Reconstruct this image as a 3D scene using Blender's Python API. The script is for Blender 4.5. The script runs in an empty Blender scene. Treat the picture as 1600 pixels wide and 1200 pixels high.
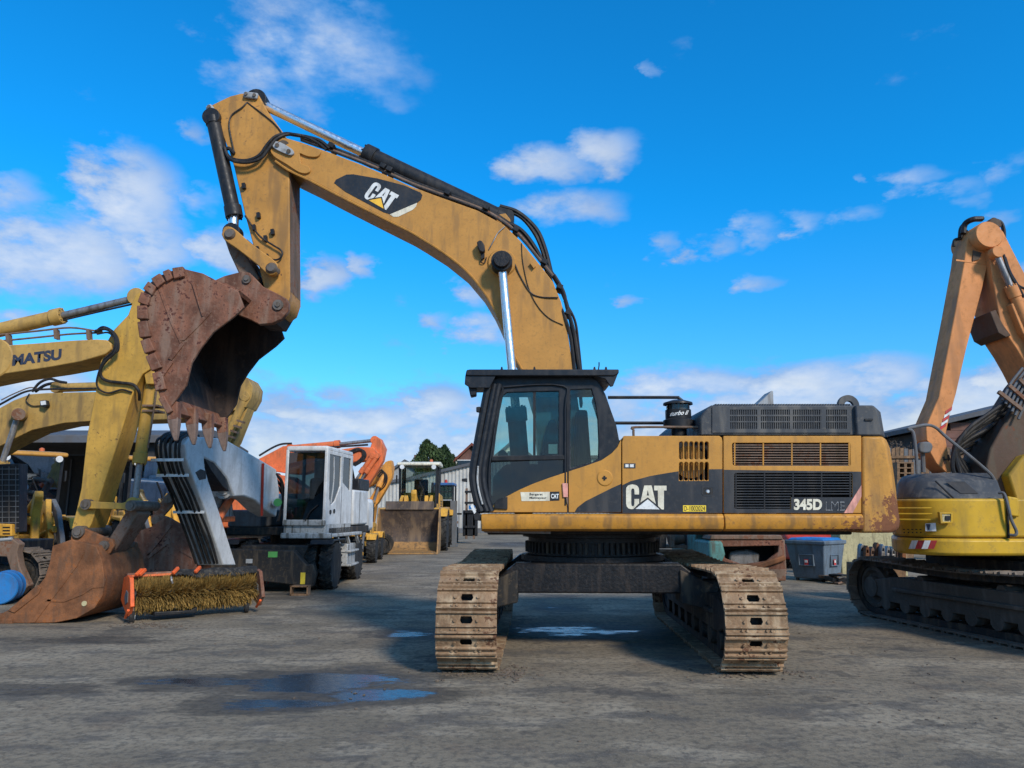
import bpy, bmesh, math, random
from mathutils import Vector, Matrix
random.seed(7)
SC = bpy.context.scene
COL = SC.collection
PI = math.pi
R = math.radians
# ---------------------------------------------------------------- camera
FPX, CAMH, PITCH = 1163.0, 1.7, R(9.76)
cam_d = bpy.data.cameras.new('camera'); cam = bpy.data.objects.new('camera', cam_d); COL.objects.link(cam)
cam.location = (0, 0, CAMH); cam.rotation_euler = (PI/2 + PITCH, 0, 0)
cam_d.sensor_width = 36; cam_d.lens = 36*FPX/1600; cam_d.clip_start = .1; cam_d.clip_end = 3000
SC.camera = cam
# ---------------------------------------------------------------- sun
SUN_EL, SUN_H = R(33), Vector((-.55, .835))            # light travels this way over the ground
sun_d = bpy.data.lights.new('sun', 'SUN'); sun = bpy.data.objects.new('sun', sun_d); COL.objects.link(sun)
ldir = Vector((SUN_H.x*math.cos(SUN_EL), SUN_H.y*math.cos(SUN_EL), -math.sin(SUN_EL)))
sun.rotation_euler = ldir.to_track_quat('-Z', 'Y').to_euler(); sun.location = (20, -30, 40)
sun_d.energy = 3.4; sun_d.angle = R(9.0); sun_d.color = (1, .91, .80)
SC.view_settings.view_transform = 'Standard'; SC.view_settings.look = 'None'
SC.view_settings.exposure = 0.0; SC.view_settings.gamma = 1
SC.view_settings.use_curve_mapping = False
# ---------------------------------------------------------------- sky with broken cloud
SC.cycles.max_bounces = 6; SC.cycles.diffuse_bounces = 3; SC.cycles.glossy_bounces = 3; SC.cycles.transparent_max_bounces = 12
W = bpy.data.worlds.new('World'); W.cycles.sampling_method = 'MANUAL'; W.cycles.sample_map_resolution = 256; SC.world = W; W.use_nodes = True
nt = W.node_tree; nt.nodes.clear(); N = nt.nodes.new; L = nt.links.new
def wmath(op, a, b=None, c=None):
    n = N('ShaderNodeMath'); n.operation = op
    for i, v in enumerate((a, b, c)):
        if v is None: continue
        if isinstance(v, (int, float)): n.inputs[i].default_value = v
        else: L(v, n.inputs[i])
    return n.outputs[0]
def wramp(v, a, b, lo=0., hi=1., smooth=True):
    n = N('ShaderNodeMapRange'); n.interpolation_type = 'SMOOTHSTEP' if smooth else 'LINEAR'
    L(v, n.inputs[0]); n.inputs[1].default_value = a; n.inputs[2].default_value = b
    n.inputs[3].default_value = lo; n.inputs[4].default_value = hi
    return n.outputs[0]
sky = N('ShaderNodeTexSky'); sky.sky_type = 'NISHITA'; sky.sun_disc = False
sky.sun_elevation = SUN_EL; sky.sun_rotation = math.atan2(-ldir.x, -ldir.y)
sky.air_density = 1.0; sky.dust_density = .3; sky.ozone_density = 3.0
hs = N('ShaderNodeMixRGB'); hs.blend_type = 'MULTIPLY'; hs.inputs[0].default_value = 1; tint = N('ShaderNodeMixRGB'); tint.inputs[1].default_value = (.42, .95, 1.25, 1); tint.inputs[2].default_value = (.05, 1.06, 1.66, 1)
L(sky.outputs[0], hs.inputs[1])
tc = N('ShaderNodeTexCoord'); sp = N('ShaderNodeSeparateXYZ'); L(tc.outputs['Generated'], sp.inputs[0])
dx, dy, dz = sp.outputs
az = wmath('ARCTAN2', dx, dy); el = wmath('ARCSINE', dz)
L(wramp(el, .02, .42), tint.inputs[0]); L(tint.outputs[0], hs.inputs[2])
ae = N('ShaderNodeCombineXYZ'); L(az, ae.inputs[0]); L(el, ae.inputs[1])
def sky_dir(px, py):
    a, b = (px-800)/FPX, (600-py)/FPX
    d = Vector((a, math.cos(PITCH)-b*math.sin(PITCH), math.sin(PITCH)+b*math.cos(PITCH))).normalized()
    return math.atan2(d.x, d.y), math.asin(d.z)
# cloud noise, stretched sideways, finer towards the horizon
nz = N('ShaderNodeTexNoise'); nz.inputs['Scale'].default_value = 5.5; nz.inputs['Detail'].default_value = 5; nz.inputs['Roughness'].default_value = .58
mp = N('ShaderNodeMapping'); mp.inputs['Scale'].default_value = (1, 1, 2.0); L(tc.outputs['Generated'], mp.inputs[0]); L(mp.outputs[0], nz.inputs['Vector'])
nz2 = N('ShaderNodeTexNoise'); nz2.inputs['Scale'].default_value = 19; nz2.inputs['Detail'].default_value = 7; nz2.inputs['Roughness'].default_value = .6
L(mp.outputs[0], nz2.inputs['Vector'])
fluff = wmath('ADD', wmath('MULTIPLY', nz.outputs[0], .6), wmath('MULTIPLY', nz2.outputs[0], .4))
warp = N('ShaderNodeVectorMath'); warp.operation = 'MULTIPLY_ADD'
nv = N('ShaderNodeCombineXYZ'); L(nz2.outputs[0], nv.inputs[0]); L(nz.outputs[0], nv.inputs[1])
L(nv.outputs[0], warp.inputs[0]); warp.inputs[1].default_value = (.12, .09, 0)
off = N('ShaderNodeVectorMath'); off.operation = 'SUBTRACT'; L(ae.outputs[0], off.inputs[0]); off.inputs[1].default_value = (.06, .045, 0)
L(off.outputs[0], warp.inputs[2])
CLOUDS = [  # px, py, half width, half height (in photo pixels), weight
    (505, 80, 160, 95, .60), (460, 130, 140, 55, .52), (570, 150, 90, 45, .48), (560, 30, 80, 50, .45),
    (205, 320, 95, 95, .92), (110, 405, 160, 75, .88), (40, 420, 120, 75, .85), (20, 310, 70, 50, .66), (240, 400, 80, 65, .85), (190, 250, 50, 30, .6), (300, 190, 26, 18, .4),
    (320, 320, 50, 35, .6), (350, 400, 70, 40, .8), (505, 425, 45, 35, .8), (555, 410, 26, 20, .7),
    (850, 250, 85, 32, .74), (935, 228, 75, 32, .74), (960, 245, 50, 22, .6), (895, 325, 105, 38, .60), (1035, 373, 34, 18, .5),
    (1120, 385, 50, 22, .56), (1180, 362, 50, 28, .62), (1262, 358, 44, 26, .62), (1335, 345, 70, 22, .58), (1430, 290, 65, 34, .62), (1490, 305, 70, 28, .62), (1570, 265, 80, 38, .5),
    (1185, 440, 40, 14, .5), (985, 465, 24, 10, .5), (735, 465, 40, 30, .7), (760, 520, 70, 34, .8), (690, 500, 30, 16, .5),
    (1018, 100, 16, 18, .36), (1345, 280, 18, 14, .45), (1560, 335, 40, 16, .45), (1590, 420, 40, 22, .6),
    (455, 640, 60, 18, .85), (520, 612, 70, 18, .6), (560, 665, 160, 40, .95), (680, 640, 80, 50, .9), (420, 690, 80, 40, .95), (640, 700, 130, 30, 1.),
    (1080, 612, 140, 40, .92), (1250, 604, 160, 40, .95), (1370, 594, 120, 34, .92), (1180, 660, 280, 55, 1.), (1500, 640, 170, 60, 1.), (1580, 600, 80, 40, .95),
    (60, 590, 130, 40, .95), (820, 655, 150, 60, .85), (740, 690, 160, 50, .9), (940, 640, 120, 50, .8), (330, 560, 60, 30, .6), (60, 520, 90, 24, .8), (20, 660, 90, 40, 1.)]
m = None
for px, py, hw, hh, wt in CLOUDS:
    a, e = sky_dir(px, py); a2, _ = sky_dir(px+hw, py); _, e2 = sky_dir(px, py-hh)
    q = N('ShaderNodeVectorMath'); q.operation = 'MULTIPLY_ADD'; L(warp.outputs[0], q.inputs[0]); q.inputs[1].default_value = (1/(a2-a), 1/(e2-e), 0); q.inputs[2].default_value = (-a/(a2-a), -e/(e2-e), 0)
    ln = N('ShaderNodeVectorMath'); ln.operation = 'DOT_PRODUCT'; L(q.outputs[0], ln.inputs[0]); L(q.outputs[0], ln.inputs[1])
    v = wmath('MULTIPLY_ADD', ln.outputs['Value'], -wt*.55, wt)
    m = v if m is None else wmath('MAXIMUM', m, v)
# beyond the field of view the same broken cloud goes on
wide = wramp(wmath('ABSOLUTE', az), .66, .85)
high = wramp(el, .62, .75)
outside = wmath('MULTIPLY', wmath('MAXIMUM', wide, high), wramp(nz.outputs[0], .40, .66, 0, .85))
m = wmath('MAXIMUM', m, outside)
low = wramp(el, .23, .06, 0, .90); m = wmath('MAXIMUM', m, low)
dens = wmath('ADD', m, wmath('MULTIPLY', wmath('SUBTRACT', fluff, .5), 2.2))
cov = wramp(dens, .24, .74)
thick = wramp(dens, .45, 1.25)
cc = N('ShaderNodeMixRGB'); cc.inputs[1].default_value = (.30, .50, .86, 1); cc.inputs[2].default_value = (.84, .88, .93, 1)
L(thick, cc.inputs[0])
shade = N('ShaderNodeMixRGB'); shade.blend_type = 'MULTIPLY'; L(wramp(nz.outputs[0], .42, .66, 0, .55), shade.inputs[0]); L(cc.outputs[0], shade.inputs[1]); shade.inputs[2].default_value = (.62, .70, .80, 1)
skyS = N('ShaderNodeVectorMath'); skyS.operation = 'SCALE'; L(hs.outputs[0], skyS.inputs[0]); skyS.inputs['Scale'].default_value = .145
mixc = N('ShaderNodeMixRGB'); L(wmath('MULTIPLY', cov, .93), mixc.inputs[0]); L(skyS.outputs[0], mixc.inputs[1]); L(shade.outputs[0], mixc.inputs[2])
bg = N('ShaderNodeBackground'); L(mixc.outputs[0], bg.inputs[0]); bg.inputs[1].default_value = 1.0
wo = N('ShaderNodeOutputWorld'); L(bg.outputs[0], wo.inputs[0])

# ---------------------------------------------------------------- pixel -> place
CP, SP = math.cos(PITCH), math.sin(PITCH)
def U(px, py, Y):
    a, b = (px-800)/FPX, (600-py)/FPX
    t = Y/(CP-b*SP)
    return Vector((a*t, Y, CAMH+(SP+b*CP)*t))
def G(px, py, z=0.):
    a, b = (px-800)/FPX, (600-py)/FPX
    t = (z-CAMH)/(SP+b*CP)
    return Vector((a*t, (CP-b*SP)*t, z))

# ---------------------------------------------------------------- materials
MAT = {}
def _mat(name):
    m = bpy.data.materials.new(name); m.use_nodes = True; MAT[name] = m
    b = m.node_tree.nodes['Principled BSDF']
    return m, m.node_tree, b
def paint(name, col, rough=.45, dirt=.35, dcol=(.10, .075, .05), rust=0., rcol=(.15, .055, .028), scale=2.2, metal=0., bump=.0, spec=.28, bscale=30, var=.12, low=None):
    m, t, b = _mat(name); n = t.nodes.new; l = t.links.new
    tcn = n('ShaderNodeTexCoord'); co = n('ShaderNodeNewGeometry').outputs['Position'] if name.startswith('shoe') else tcn.outputs['Object']
    a = n('ShaderNodeTexNoise'); a.inputs['Scale'].default_value = scale; a.inputs['Detail'].default_value = 8; a.inputs['Roughness'].default_value = .65; l(co, a.inputs['Vector'])
    mpn = n('ShaderNodeMapping'); mpn.inputs['Scale'].default_value = (2.6, 2.6, .45); l(co, mpn.inputs[0])
    s = n('ShaderNodeTexNoise'); s.inputs['Scale'].default_value = scale*1.3; s.inputs['Detail'].default_value = 6; l(mpn.outputs[0], s.inputs['Vector'])
    f = n('ShaderNodeTexNoise'); f.inputs['Scale'].default_value = scale*7; f.inputs['Detail'].default_value = 10; f.inputs['Roughness'].default_value = .72; l(co, f.inputs['Vector'])
    def rng(v, x, y, lo=0, hi=1):
        q = n('ShaderNodeMapRange'); q.interpolation_type = 'SMOOTHSTEP'; l(v, q.inputs[0])
        for i, k in enumerate((x, y, lo, hi)): q.inputs[i+1].default_value = k
        return q.outputs[0]
    def mixn(fac, c1, c2, mode='MIX'):
        q = n('ShaderNodeMixRGB'); q.blend_type = mode
        for i, k in enumerate((fac, c1, c2)):
            if isinstance(k, (int, float)): q.inputs[i].default_value = k
            elif isinstance(k, tuple): q.inputs[i].default_value = (*k, 1)
            else: l(k, q.inputs[i])
        return q.outputs[0]
    def mth(op, x, y):
        q = n('ShaderNodeMath'); q.operation = op
        for i, k in enumerate((x, y)):
            if isinstance(k, (int, float)): q.inputs[i].default_value = k
            else: l(k, q.inputs[i])
        return q.outputs[0]
    v1 = tuple(min(1, c*(1+var)) for c in col); v0 = tuple(c*(1-var) for c in col)
    base = mixn(rng(a.outputs[0], .35, .65), v0, v1)
    dm = mth('MULTIPLY', mth('MAXIMUM', rng(s.outputs[0], .48, .68), mth('MULTIPLY', rng(f.outputs[0], .5, .66), .8)), min(1., dirt*1.5))
    base = mixn(dm, base, dcol)
    rm = None
    if rust > 0:
        th = .665-.15*rust
        rm = rng(mth('ADD', mth('MULTIPLY', f.outputs[0], .55), mth('MULTIPLY', a.outputs[0], .45)), th, th+.03)
        if low:   # wear gathers in one stretch of the thing: (axis, from, to)
            sx = n('ShaderNodeSeparateXYZ'); l(co, sx.inputs[0])
            tt = None
            for ax, lo_, hi_ in low:
                g = rng(sx.outputs[ax], lo_, hi_)
                tt = g if tt is None else mth('MULTIPLY', tt, g)
            sm = mth('ADD', mth('ADD', mth('MULTIPLY', f.outputs[0], .5), mth('MULTIPLY', a.outputs[0], .5)), mth('MULTIPLY', tt, .28))
            rm = mth('MAXIMUM', rm, rng(sm, .66, .70))
        rc = mixn(f.outputs[0], tuple(c*.5 for c in rcol), tuple(min(1, c*1.5) for c in rcol))
        base = mixn(rm, base, rc)
    l(base, b.inputs['Base Color'])
    rr = rng(f.outputs[0], .3, .7, max(.05, rough-.1), min(1, rough+.15))
    if rm is not None: rr = mth('MAXIMUM', rr, mth('MULTIPLY', rm, .85))
    l(rr, b.inputs['Roughness'])
    b.inputs['Metallic'].default_value = metal
    b.inputs['Specular IOR Level'].default_value = spec
    if bump > 0:
        bn = n('ShaderNodeTexNoise'); bn.inputs['Scale'].default_value = bscale; bn.inputs['Detail'].default_value = 6; l(co, bn.inputs['Vector'])
        bp = n('ShaderNodeBump'); bp.inputs['Strength'].default_value = bump; bp.inputs['Distance'].default_value = .02
        l(bn.outputs[0], bp.inputs['Height']); l(bp.outputs[0], b.inputs['Normal'])
    return m
paint('cat', (.53, .250, .046), .5, .16, rust=.20, rcol=(.10, .05, .03), scale=3.2, bump=.04, var=.07)
paint('cat_tail', (.53, .250, .046), .5, .3, rust=.25, scale=2.6, rcol=(.19, .075, .035), low=((0, 2.5, 3.5), (2, 2.4, 1.5)), bump=.08)
paint('cat_skirt', (.53, .238, .034), .5, .35, rust=.25, scale=2.6, rcol=(.19, .075, .035), low=((0, .8, 3.8), (2, 2.2, 1.3)), bump=.08)
paint('cat_arm', (.50, .240, .052), .5, .22, rust=.18, rcol=(.10, .05, .03), scale=3.0, bump=.04, var=.07)
paint('cat_stick', (.50, .240, .052), .5, .3, rust=.46, rcol=(.10, .05, .03), scale=1.9, bump=.05)
paint('rusty_under', (.20, .13, .09), .75, .5, rust=.9, rcol=(.17, .075, .04), scale=2, bump=.2)
paint('dark_panel', (.026, .030, .036), .5, .20, dcol=(.13, .11, .09), rust=.0, scale=1.7, bump=.03)
paint('hood_grey', (.055, .060, .066), .6, .32, dcol=(.20, .18, .15), rust=.12, scale=2)
paint('black', (.014, .015, .017), .45, .22, dcol=(.07, .06, .05), scale=3)
paint('cab_black', (.016, .018, .022), .38, .16, dcol=(.09, .085, .08), scale=2)
paint('black_grease', (.012, .012, .013), .4, .3, dcol=(.06, .045, .035), scale=4, bump=.3)
paint('rubber', (.018, .018, .018), .8, .5, dcol=(.09, .08, .065), scale=4, bump=.15)
paint('hose', (.016, .016, .017), .5, .25, scale=6)
paint('chrome', (.80, .79, .77), .30, .1, metal=1., scale=3, var=.04)
paint('steel', (.30, .29, .28), .45, .4, metal=.6, rust=.25, scale=4)
paint('pin_steel', (.17, .14, .115), .5, .6, metal=.3, rust=.35, scale=5)
paint('shoe', (.26, .160, .088), .8, .55, dcol=(.50, .365, .225), rust=.75, rcol=(.13, .062, .034), scale=2.2, bump=.6, bscale=26, var=.3)
paint('shoe_dark', (.16, .125, .095), .85, .6, dcol=(.20, .16, .12), rust=.5, scale=3.5, bump=.5, bscale=26, var=.3)
paint('under_dusty', (.085, .072, .058), .8, .5, dcol=(.15, .125, .10), rust=.2, scale=2.5, bump=.2)
paint('under', (.024, .023, .022), .65, .55, dcol=(.10, .075, .05), rust=.25, rcol=(.09, .05, .03), scale=2.5, bump=.2)
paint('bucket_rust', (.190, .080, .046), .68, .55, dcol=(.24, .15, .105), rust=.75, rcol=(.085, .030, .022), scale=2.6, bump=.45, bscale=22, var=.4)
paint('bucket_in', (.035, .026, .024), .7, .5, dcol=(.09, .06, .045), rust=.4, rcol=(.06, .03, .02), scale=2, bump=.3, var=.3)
paint('bucket_orange', (.21, .085, .035), .75, .5, dcol=(.13, .07, .04), rust=.75, rcol=(.27, .095, .03), scale=2.8, bump=.45, bscale=22, var=.4)
paint('tooth', (.20, .135, .105), .6, .5, dcol=(.10, .07, .055), rust=.5, scale=5, bump=.2)
paint('kom', (.52, .30, .055), .5, .25, rust=.56, rcol=(.09, .045, .025), scale=2.4, bump=.05)
paint('kom_boom', (.52, .31, .085), .55, .25, rust=.2, rcol=(.12, .06, .03), scale=2, bump=.04)
paint('kom_b', (.44, .27, .075), .55, .35, rust=.2, rcol=(.12, .06, .03), scale=2, bump=.04)
paint('kom_right', (.57, .335, .025), .42, .3, rust=.08, scale=1.2, bump=.03)
paint('peach', (.62, .245, .078), .6, .25, rust=.10, scale=1.4, bump=.03)
paint('peach_grime_shade', (.10, .06, .04), .7, .5, rust=.5, scale=2, bump=.1)  # peach darkened by grime, with shade mixed into the colour
paint('white_m', (.60, .60, .58), .5, .25, dcol=(.25, .22, .18), rust=.05, scale=2, bump=.03)
paint('white_dirty', (.42, .42, .40), .6, .6, dcol=(.10, .09, .07), rust=.3, scale=3)
paint('orange', (.74, .17, .055), .5, .3, rust=.2, scale=2)
paint('orange_yellow', (.72, .30, .05), .5, .35, rust=.25, scale=2)
paint('orange_bright', (.80, .13, .03), .5, .3, rust=.3, scale=3)
paint('loader_yellow', (.66, .34, .045), .5, .35, rust=.25, scale=2.2)
paint('loader_bucket', (.085, .065, .055), .6, .6, dcol=(.20, .14, .09), rust=.55, rcol=(.13, .07, .04), scale=1.6, bump=.15, var=.3)
paint('bucket_edge', (.36, .20, .075), .6, .5, rust=.5, rcol=(.25, .12, .045), scale=2.5, bump=.15)
paint('grey', (.13, .135, .14), .6, .4, scale=2)
paint('grey_light', (.36, .37, .37), .6, .4, scale=2)
paint('blue', (.035, .12, .30), .5, .3, scale=3)
paint('blue_lid', (.02, .17, .45), .45, .25, scale=3)
paint('bin_grey', (.13, .17, .21), .55, .35, dcol=(.08, .075, .07), scale=3)
paint('red', (.50, .04, .02), .4, .3, scale=3)
paint('teal', (.10, .25, .22), .6, .5, rust=.4, scale=4)
paint('sand', (.46, .40, .22), .8, .4, rust=.1, scale=3, bump=.1)
paint('wood', (.22, .13, .07), .85, .5, scale=8, bump=.2, var=.3)
paint('wall_panel', (.50, .48, .43), .7, .35, dcol=(.25, .22, .19), scale=.6, var=.12)
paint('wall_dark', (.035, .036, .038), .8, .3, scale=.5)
paint('roof_grey', (.10, .105, .115), .75, .3, scale=.5)
paint('roof_red', (.20, .055, .035), .8, .3, scale=.8, var=.2)
paint('siding', (.17, .085, .065), .75, .3, scale=.6, var=.2)
paint('plaster', (.55, .52, .47), .8, .3, scale=.6)
paint('bark', (.07, .05, .035), .9, .4, scale=6, bump=.3)
paint('leaf', (.055, .085, .025), .7, .5, dcol=(.02, .035, .012), scale=1.4, var=.4)
paint('leaf2', (.030, .060, .020), .7, .5, dcol=(.014, .026, .010), scale=1.4, var=.4)
paint('cream', (.74, .68, .52), .6, .2, scale=6)
paint('white_decal', (.74, .74, .70), .5, .2, scale=5, var=.04)
paint('decal_black', (.020, .024, .030), .45, .15, scale=3)
paint('decal_navy', (.035, .045, .075), .5, .25, scale=4)
paint('decal_yellow', (.85, .48, .05), .5, .1, scale=5)
paint('plate_yellow', (.85, .60, .05), .5, .1, scale=5)
paint('decal_red', (.55, .05, .05), .5, .25, scale=5)
paint('stripe_pink', (.80, .36, .28), .5, .3, scale=6)
paint('bristle', (.38, .235, .065), .8, .3, dcol=(.10, .07, .03), scale=5, var=.35)
paint('dirt_bits', (.15, .115, .085), .9, .3, scale=9)
paint('light_lens', (.7, .7, .68), .2, .1, scale=5)
paint('seat', (.02, .02, .022), .8, .2, scale=5)
paint('green', (.12, .42, .10), .5, .2, scale=5)
def glass(name, tint, refl=.12, rough=.02):
    m, t, b = _mat(name); t.nodes.remove(b); n = t.nodes.new; l = t.links.new
    o = t.nodes['Material Output']
    tr = n('ShaderNodeBsdfTransparent'); tr.inputs[0].default_value = (*tint, 1)
    gl = n('ShaderNodeBsdfGlossy'); gl.inputs['Roughness'].default_value = rough; gl.inputs[0].default_value = (.9, .95, 1, 1)
    lw = n('ShaderNodeFresnel'); lw.inputs['IOR'].default_value = 1.5
    ad = n('ShaderNodeMath'); ad.operation = 'ADD'; l(lw.outputs[0], ad.inputs[0]); ad.inputs[1].default_value = refl; ad.use_clamp = True
    mx = n('ShaderNodeMixShader'); l(ad.outputs[0], mx.inputs[0]); l(tr.outputs[0], mx.inputs[1]); l(gl.outputs[0], mx.inputs[2])
    l(mx.outputs[0], o.inputs[0])
glass('glass', (.80, .90, .82), .0)
glass('glass_dark', (.24, .32, .32), .02)
glass('glass_blue', (.30, .45, .55), .45)
glass('glass_clear', (.86, .90, .88), .0)

# ---------------------------------------------------------------- mesh builder
ROOT_OFF = {}
def thing(name, label, cat, loc=(0, 0, 0), group=None):
    o = bpy.data.objects.new(name, None); COL.objects.link(o); o.location = loc; o.empty_display_size = .2
    o['label'] = label; o['category'] = cat
    if group: o['group'] = group
    ROOT_OFF[o.name] = Vector(loc)
    return o
def root_of(o):
    while o.parent: o = o.parent
    return o
def tag(o, label, cat, group=None, kind=None):
    if label: o['label'] = label
    if cat: o['category'] = cat
    if group: o['group'] = group
    if kind: o['kind'] = kind
    return o
def smooth_path(pts, n=6):
    pts = [Vector(p) for p in pts]
    if len(pts) < 3: return pts
    P = [pts[0]*2-pts[1]]+pts+[pts[-1]*2-pts[-2]]
    out = []
    for i in range(1, len(P)-2):
        p0, p1, p2, p3 = P[i-1:i+3]
        for k in range(n):
            t = k/n
            out.append(.5*((2*p1)+(p2-p0)*t+(2*p0-5*p1+4*p2-p3)*t*t+(3*p1-p0-3*p2+p3)*t**3))
    out.append(pts[-1]); return out
class MB:
    def __init__(s): s.bm = bmesh.new()
    def extr(s, pts, vec, holes=()):
        """closed polygon (3-D points) swept along vec; holes are polygons in the same plane"""
        bm = s.bm; vec = Vector(vec)
        loops = [list(map(Vector, pts))]+[list(map(Vector, h)) for h in holes]
        A = [[bm.verts.new(p) for p in lp] for lp in loops]; B = [[bm.verts.new(p+vec) for p in lp] for lp in loops]
        for la, lb in zip(A, B):
            k = len(la)
            for i in range(k):
                bm.faces.new((la[i], la[(i+1) % k], lb[(i+1) % k], lb[i]))
        if len(loops) == 1:
            bm.faces.new(A[0]); bm.faces.new(B[0][::-1])
        else:
            for S in (A, B):
                ed = []
                for lp in S:
                    for i in range(len(lp)):
                        e = bm.edges.get((lp[i], lp[(i+1) % len(lp)])); ed.append(e)
                bmesh.ops.triangle_fill(bm, use_beauty=True, use_dissolve=False, edges=ed)
        return s
    def px(s, pts, Y, Y1, holes=()):
        """outline given in photo pixels, standing at depth Y, swept back to depth Y1"""
        return s.extr([U(x, y, Y) for x, y in pts], (0, Y1-Y, 0), [[U(x, y, Y) for x, y in h] for h in holes])
    def xz(s, pts, Y, Y1, holes=()):
        return s.extr([(x, Y, z) for x, z in pts], (0, Y1-Y, 0), [[(x, Y, z) for x, z in h] for h in holes])
    def yz(s, pts, X, X1, holes=()):
        return s.extr([(X, y, z) for y, z in pts], (X1-X, 0, 0), [[(X, y, z) for y, z in h] for h in holes])
    def xy(s, pts, Z, Z1, holes=()):
        return s.extr([(x, y, Z) for x, y in pts], (0, 0, Z1-Z), [[(x, y, Z) for x, y in h] for h in holes])
    def box(s, c, d, rot=None):
        m = Matrix.Translation(Vector(c))
        if rot is not None: m = m @ rot.to_4x4()
        m = m @ Matrix.Diagonal((*d, 1))
        bmesh.ops.create_cube(s.bm, size=1, matrix=m); return s
    def beam(s, a, b, w, h, up=(0, 0, 1)):
        a, b = Vector(a), Vector(b); d = b-a; x = d.normalized(); u = Vector(up)
        y = u.cross(x)
        if y.length < 1e-4: y = Vector((0, 1, 0)).cross(x)
        y.normalize(); z = x.cross(y)
        rot = Matrix((x, y, z)).transposed()
        return s.box((a+b)/2, (d.length, w, h), rot)
    def cyl(s, a, b, r, r1=None, seg=18):
        a, b = Vector(a), Vector(b); d = b-a
        m = Matrix.Translation((a+b)/2) @ d.to_track_quat('Z', 'Y').to_matrix().to_4x4()
        bmesh.ops.create_cone(s.bm, cap_ends=True, segments=seg, radius1=r, radius2=r if r1 is None else r1, depth=d.length, matrix=m); return s
    def sph(s, c, r, sub=2, sc=(1, 1, 1)):
        bmesh.ops.create_icosphere(s.bm, subdivisions=sub, radius=r, matrix=Matrix.Translation(Vector(c)) @ Matrix.Diagonal((*sc, 1))); return s
    def tube(s, pts, r, seg=7, n=5, smooth=True):
        P = smooth_path(pts, n) if smooth else [Vector(p) for p in pts]
        rings = []; prev = None
        for i, p in enumerate(P):
            d = (P[min(i+1, len(P)-1)]-P[max(i-1, 0)]).normalized()
            if prev is None:
                u = d.orthogonal().normalized()
            else:
                u = prev-d*prev.dot(d)
                u = u.normalized() if u.length > 1e-5 else d.orthogonal().normalized()
            prev = u; v = d.cross(u)
            rings.append([s.bm.verts.new(p+(u*math.cos(2*PI*k/seg)+v*math.sin(2*PI*k/seg))*r) for k in range(seg)])
        for q, w in zip(rings, rings[1:]):
            for k in range(seg): s.bm.faces.new((q[k], q[(k+1) % seg], w[(k+1) % seg], w[k]))
        s.bm.faces.new(rings[0][::-1]); s.bm.faces.new(rings[-1]); return s
    def lathe(s, prof, c, axis, seg=28, closed=False):
        """prof: (radius, distance along axis)"""
        c = Vector(c); ax = Vector(axis).normalized(); u = ax.orthogonal().normalized(); v = ax.cross(u)
        rings = [[s.bm.verts.new(c+ax*h+(u*math.cos(2*PI*k/seg)+v*math.sin(2*PI*k/seg))*max(r, 1e-4)) for k in range(seg)] for r, h in prof]
        pr = list(zip(rings, rings[1:]))
        if closed: pr.append((rings[-1], rings[0]))
        for q, w in pr:
            for k in range(seg): s.bm.faces.new((q[k], q[(k+1) % seg], w[(k+1) % seg], w[k]))
        if not closed:
            s.bm.faces.new(rings[0][::-1]); s.bm.faces.new(rings[-1])
        return s
    def strip(s, pts, Y, Y1, t):
        """a bent plate: open profile of (x, z) points, thickness t to its left, from depth Y to Y1"""
        P = [Vector((x, z)) for x, z in pts]; Q = []
        for i, p in enumerate(P):
            d = (P[min(i+1, len(P)-1)]-P[max(i-1, 0)]).normalized(); Q.append(p+Vector((-d.y, d.x))*t)
        return s.xz([tuple(p) for p in P]+[tuple(q) for q in Q[::-1]], Y, Y1)
    def build(s, name, mat, parent=None, bevel=0., seg=2, smooth=True, ang=38, world=False):
        bm = s.bm
        off = ROOT_OFF.get(root_of(parent).name, Vector()) if parent is not None and not world else Vector()
        if off.length > 0: bmesh.ops.translate(bm, verts=bm.verts, vec=-off)
        bmesh.ops.recalc_face_normals(bm, faces=bm.faces)
        me = bpy.data.meshes.new(name); bm.to_mesh(me); bm.free()
        me.materials.append(MAT[mat] if isinstance(mat, str) else mat)
        if smooth:
            me.polygons.foreach_set('use_smooth', [True]*len(me.polygons)); me.set_sharp_from_angle(angle=R(ang))
        o = bpy.data.objects.new(name, me); COL.objects.link(o)
        if parent is not None: o.parent = parent
        if bevel > 0:
            b = o.modifiers.new('bevel', 'BEVEL'); b.width = bevel; b.segments = seg; b.limit_method = 'ANGLE'; b.angle_limit = R(40)
        return o
def link_copy(src, parent, M, name=None):
    o = bpy.data.objects.new(name or src.name.split('.')[0], src.data); COL.objects.link(o); o.parent = parent
    o.matrix_local = M
    return o
def copy_tree(o, parent=None):
    c = o.copy(); COL.objects.link(c); c.parent = parent
    if parent is not None: c.matrix_parent_inverse = o.matrix_parent_inverse
    for ch in list(o.children): copy_tree(ch, c)
    return c
def text_mesh(s, bold=.0, shear=0., depth=.0):
    cu = bpy.data.curves.new('lettering', 'FONT'); cu.body = s; cu.size = 1; cu.offset = bold; cu.shear = shear; cu.extrude = depth
    ob = bpy.data.objects.new('lettering', cu); COL.objects.link(ob)
    me = bpy.data.meshes.new_from_object(ob.evaluated_get(bpy.context.evaluated_depsgraph_get()))
    bpy.data.objects.remove(ob); bpy.data.curves.remove(cu)
    return me
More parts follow.
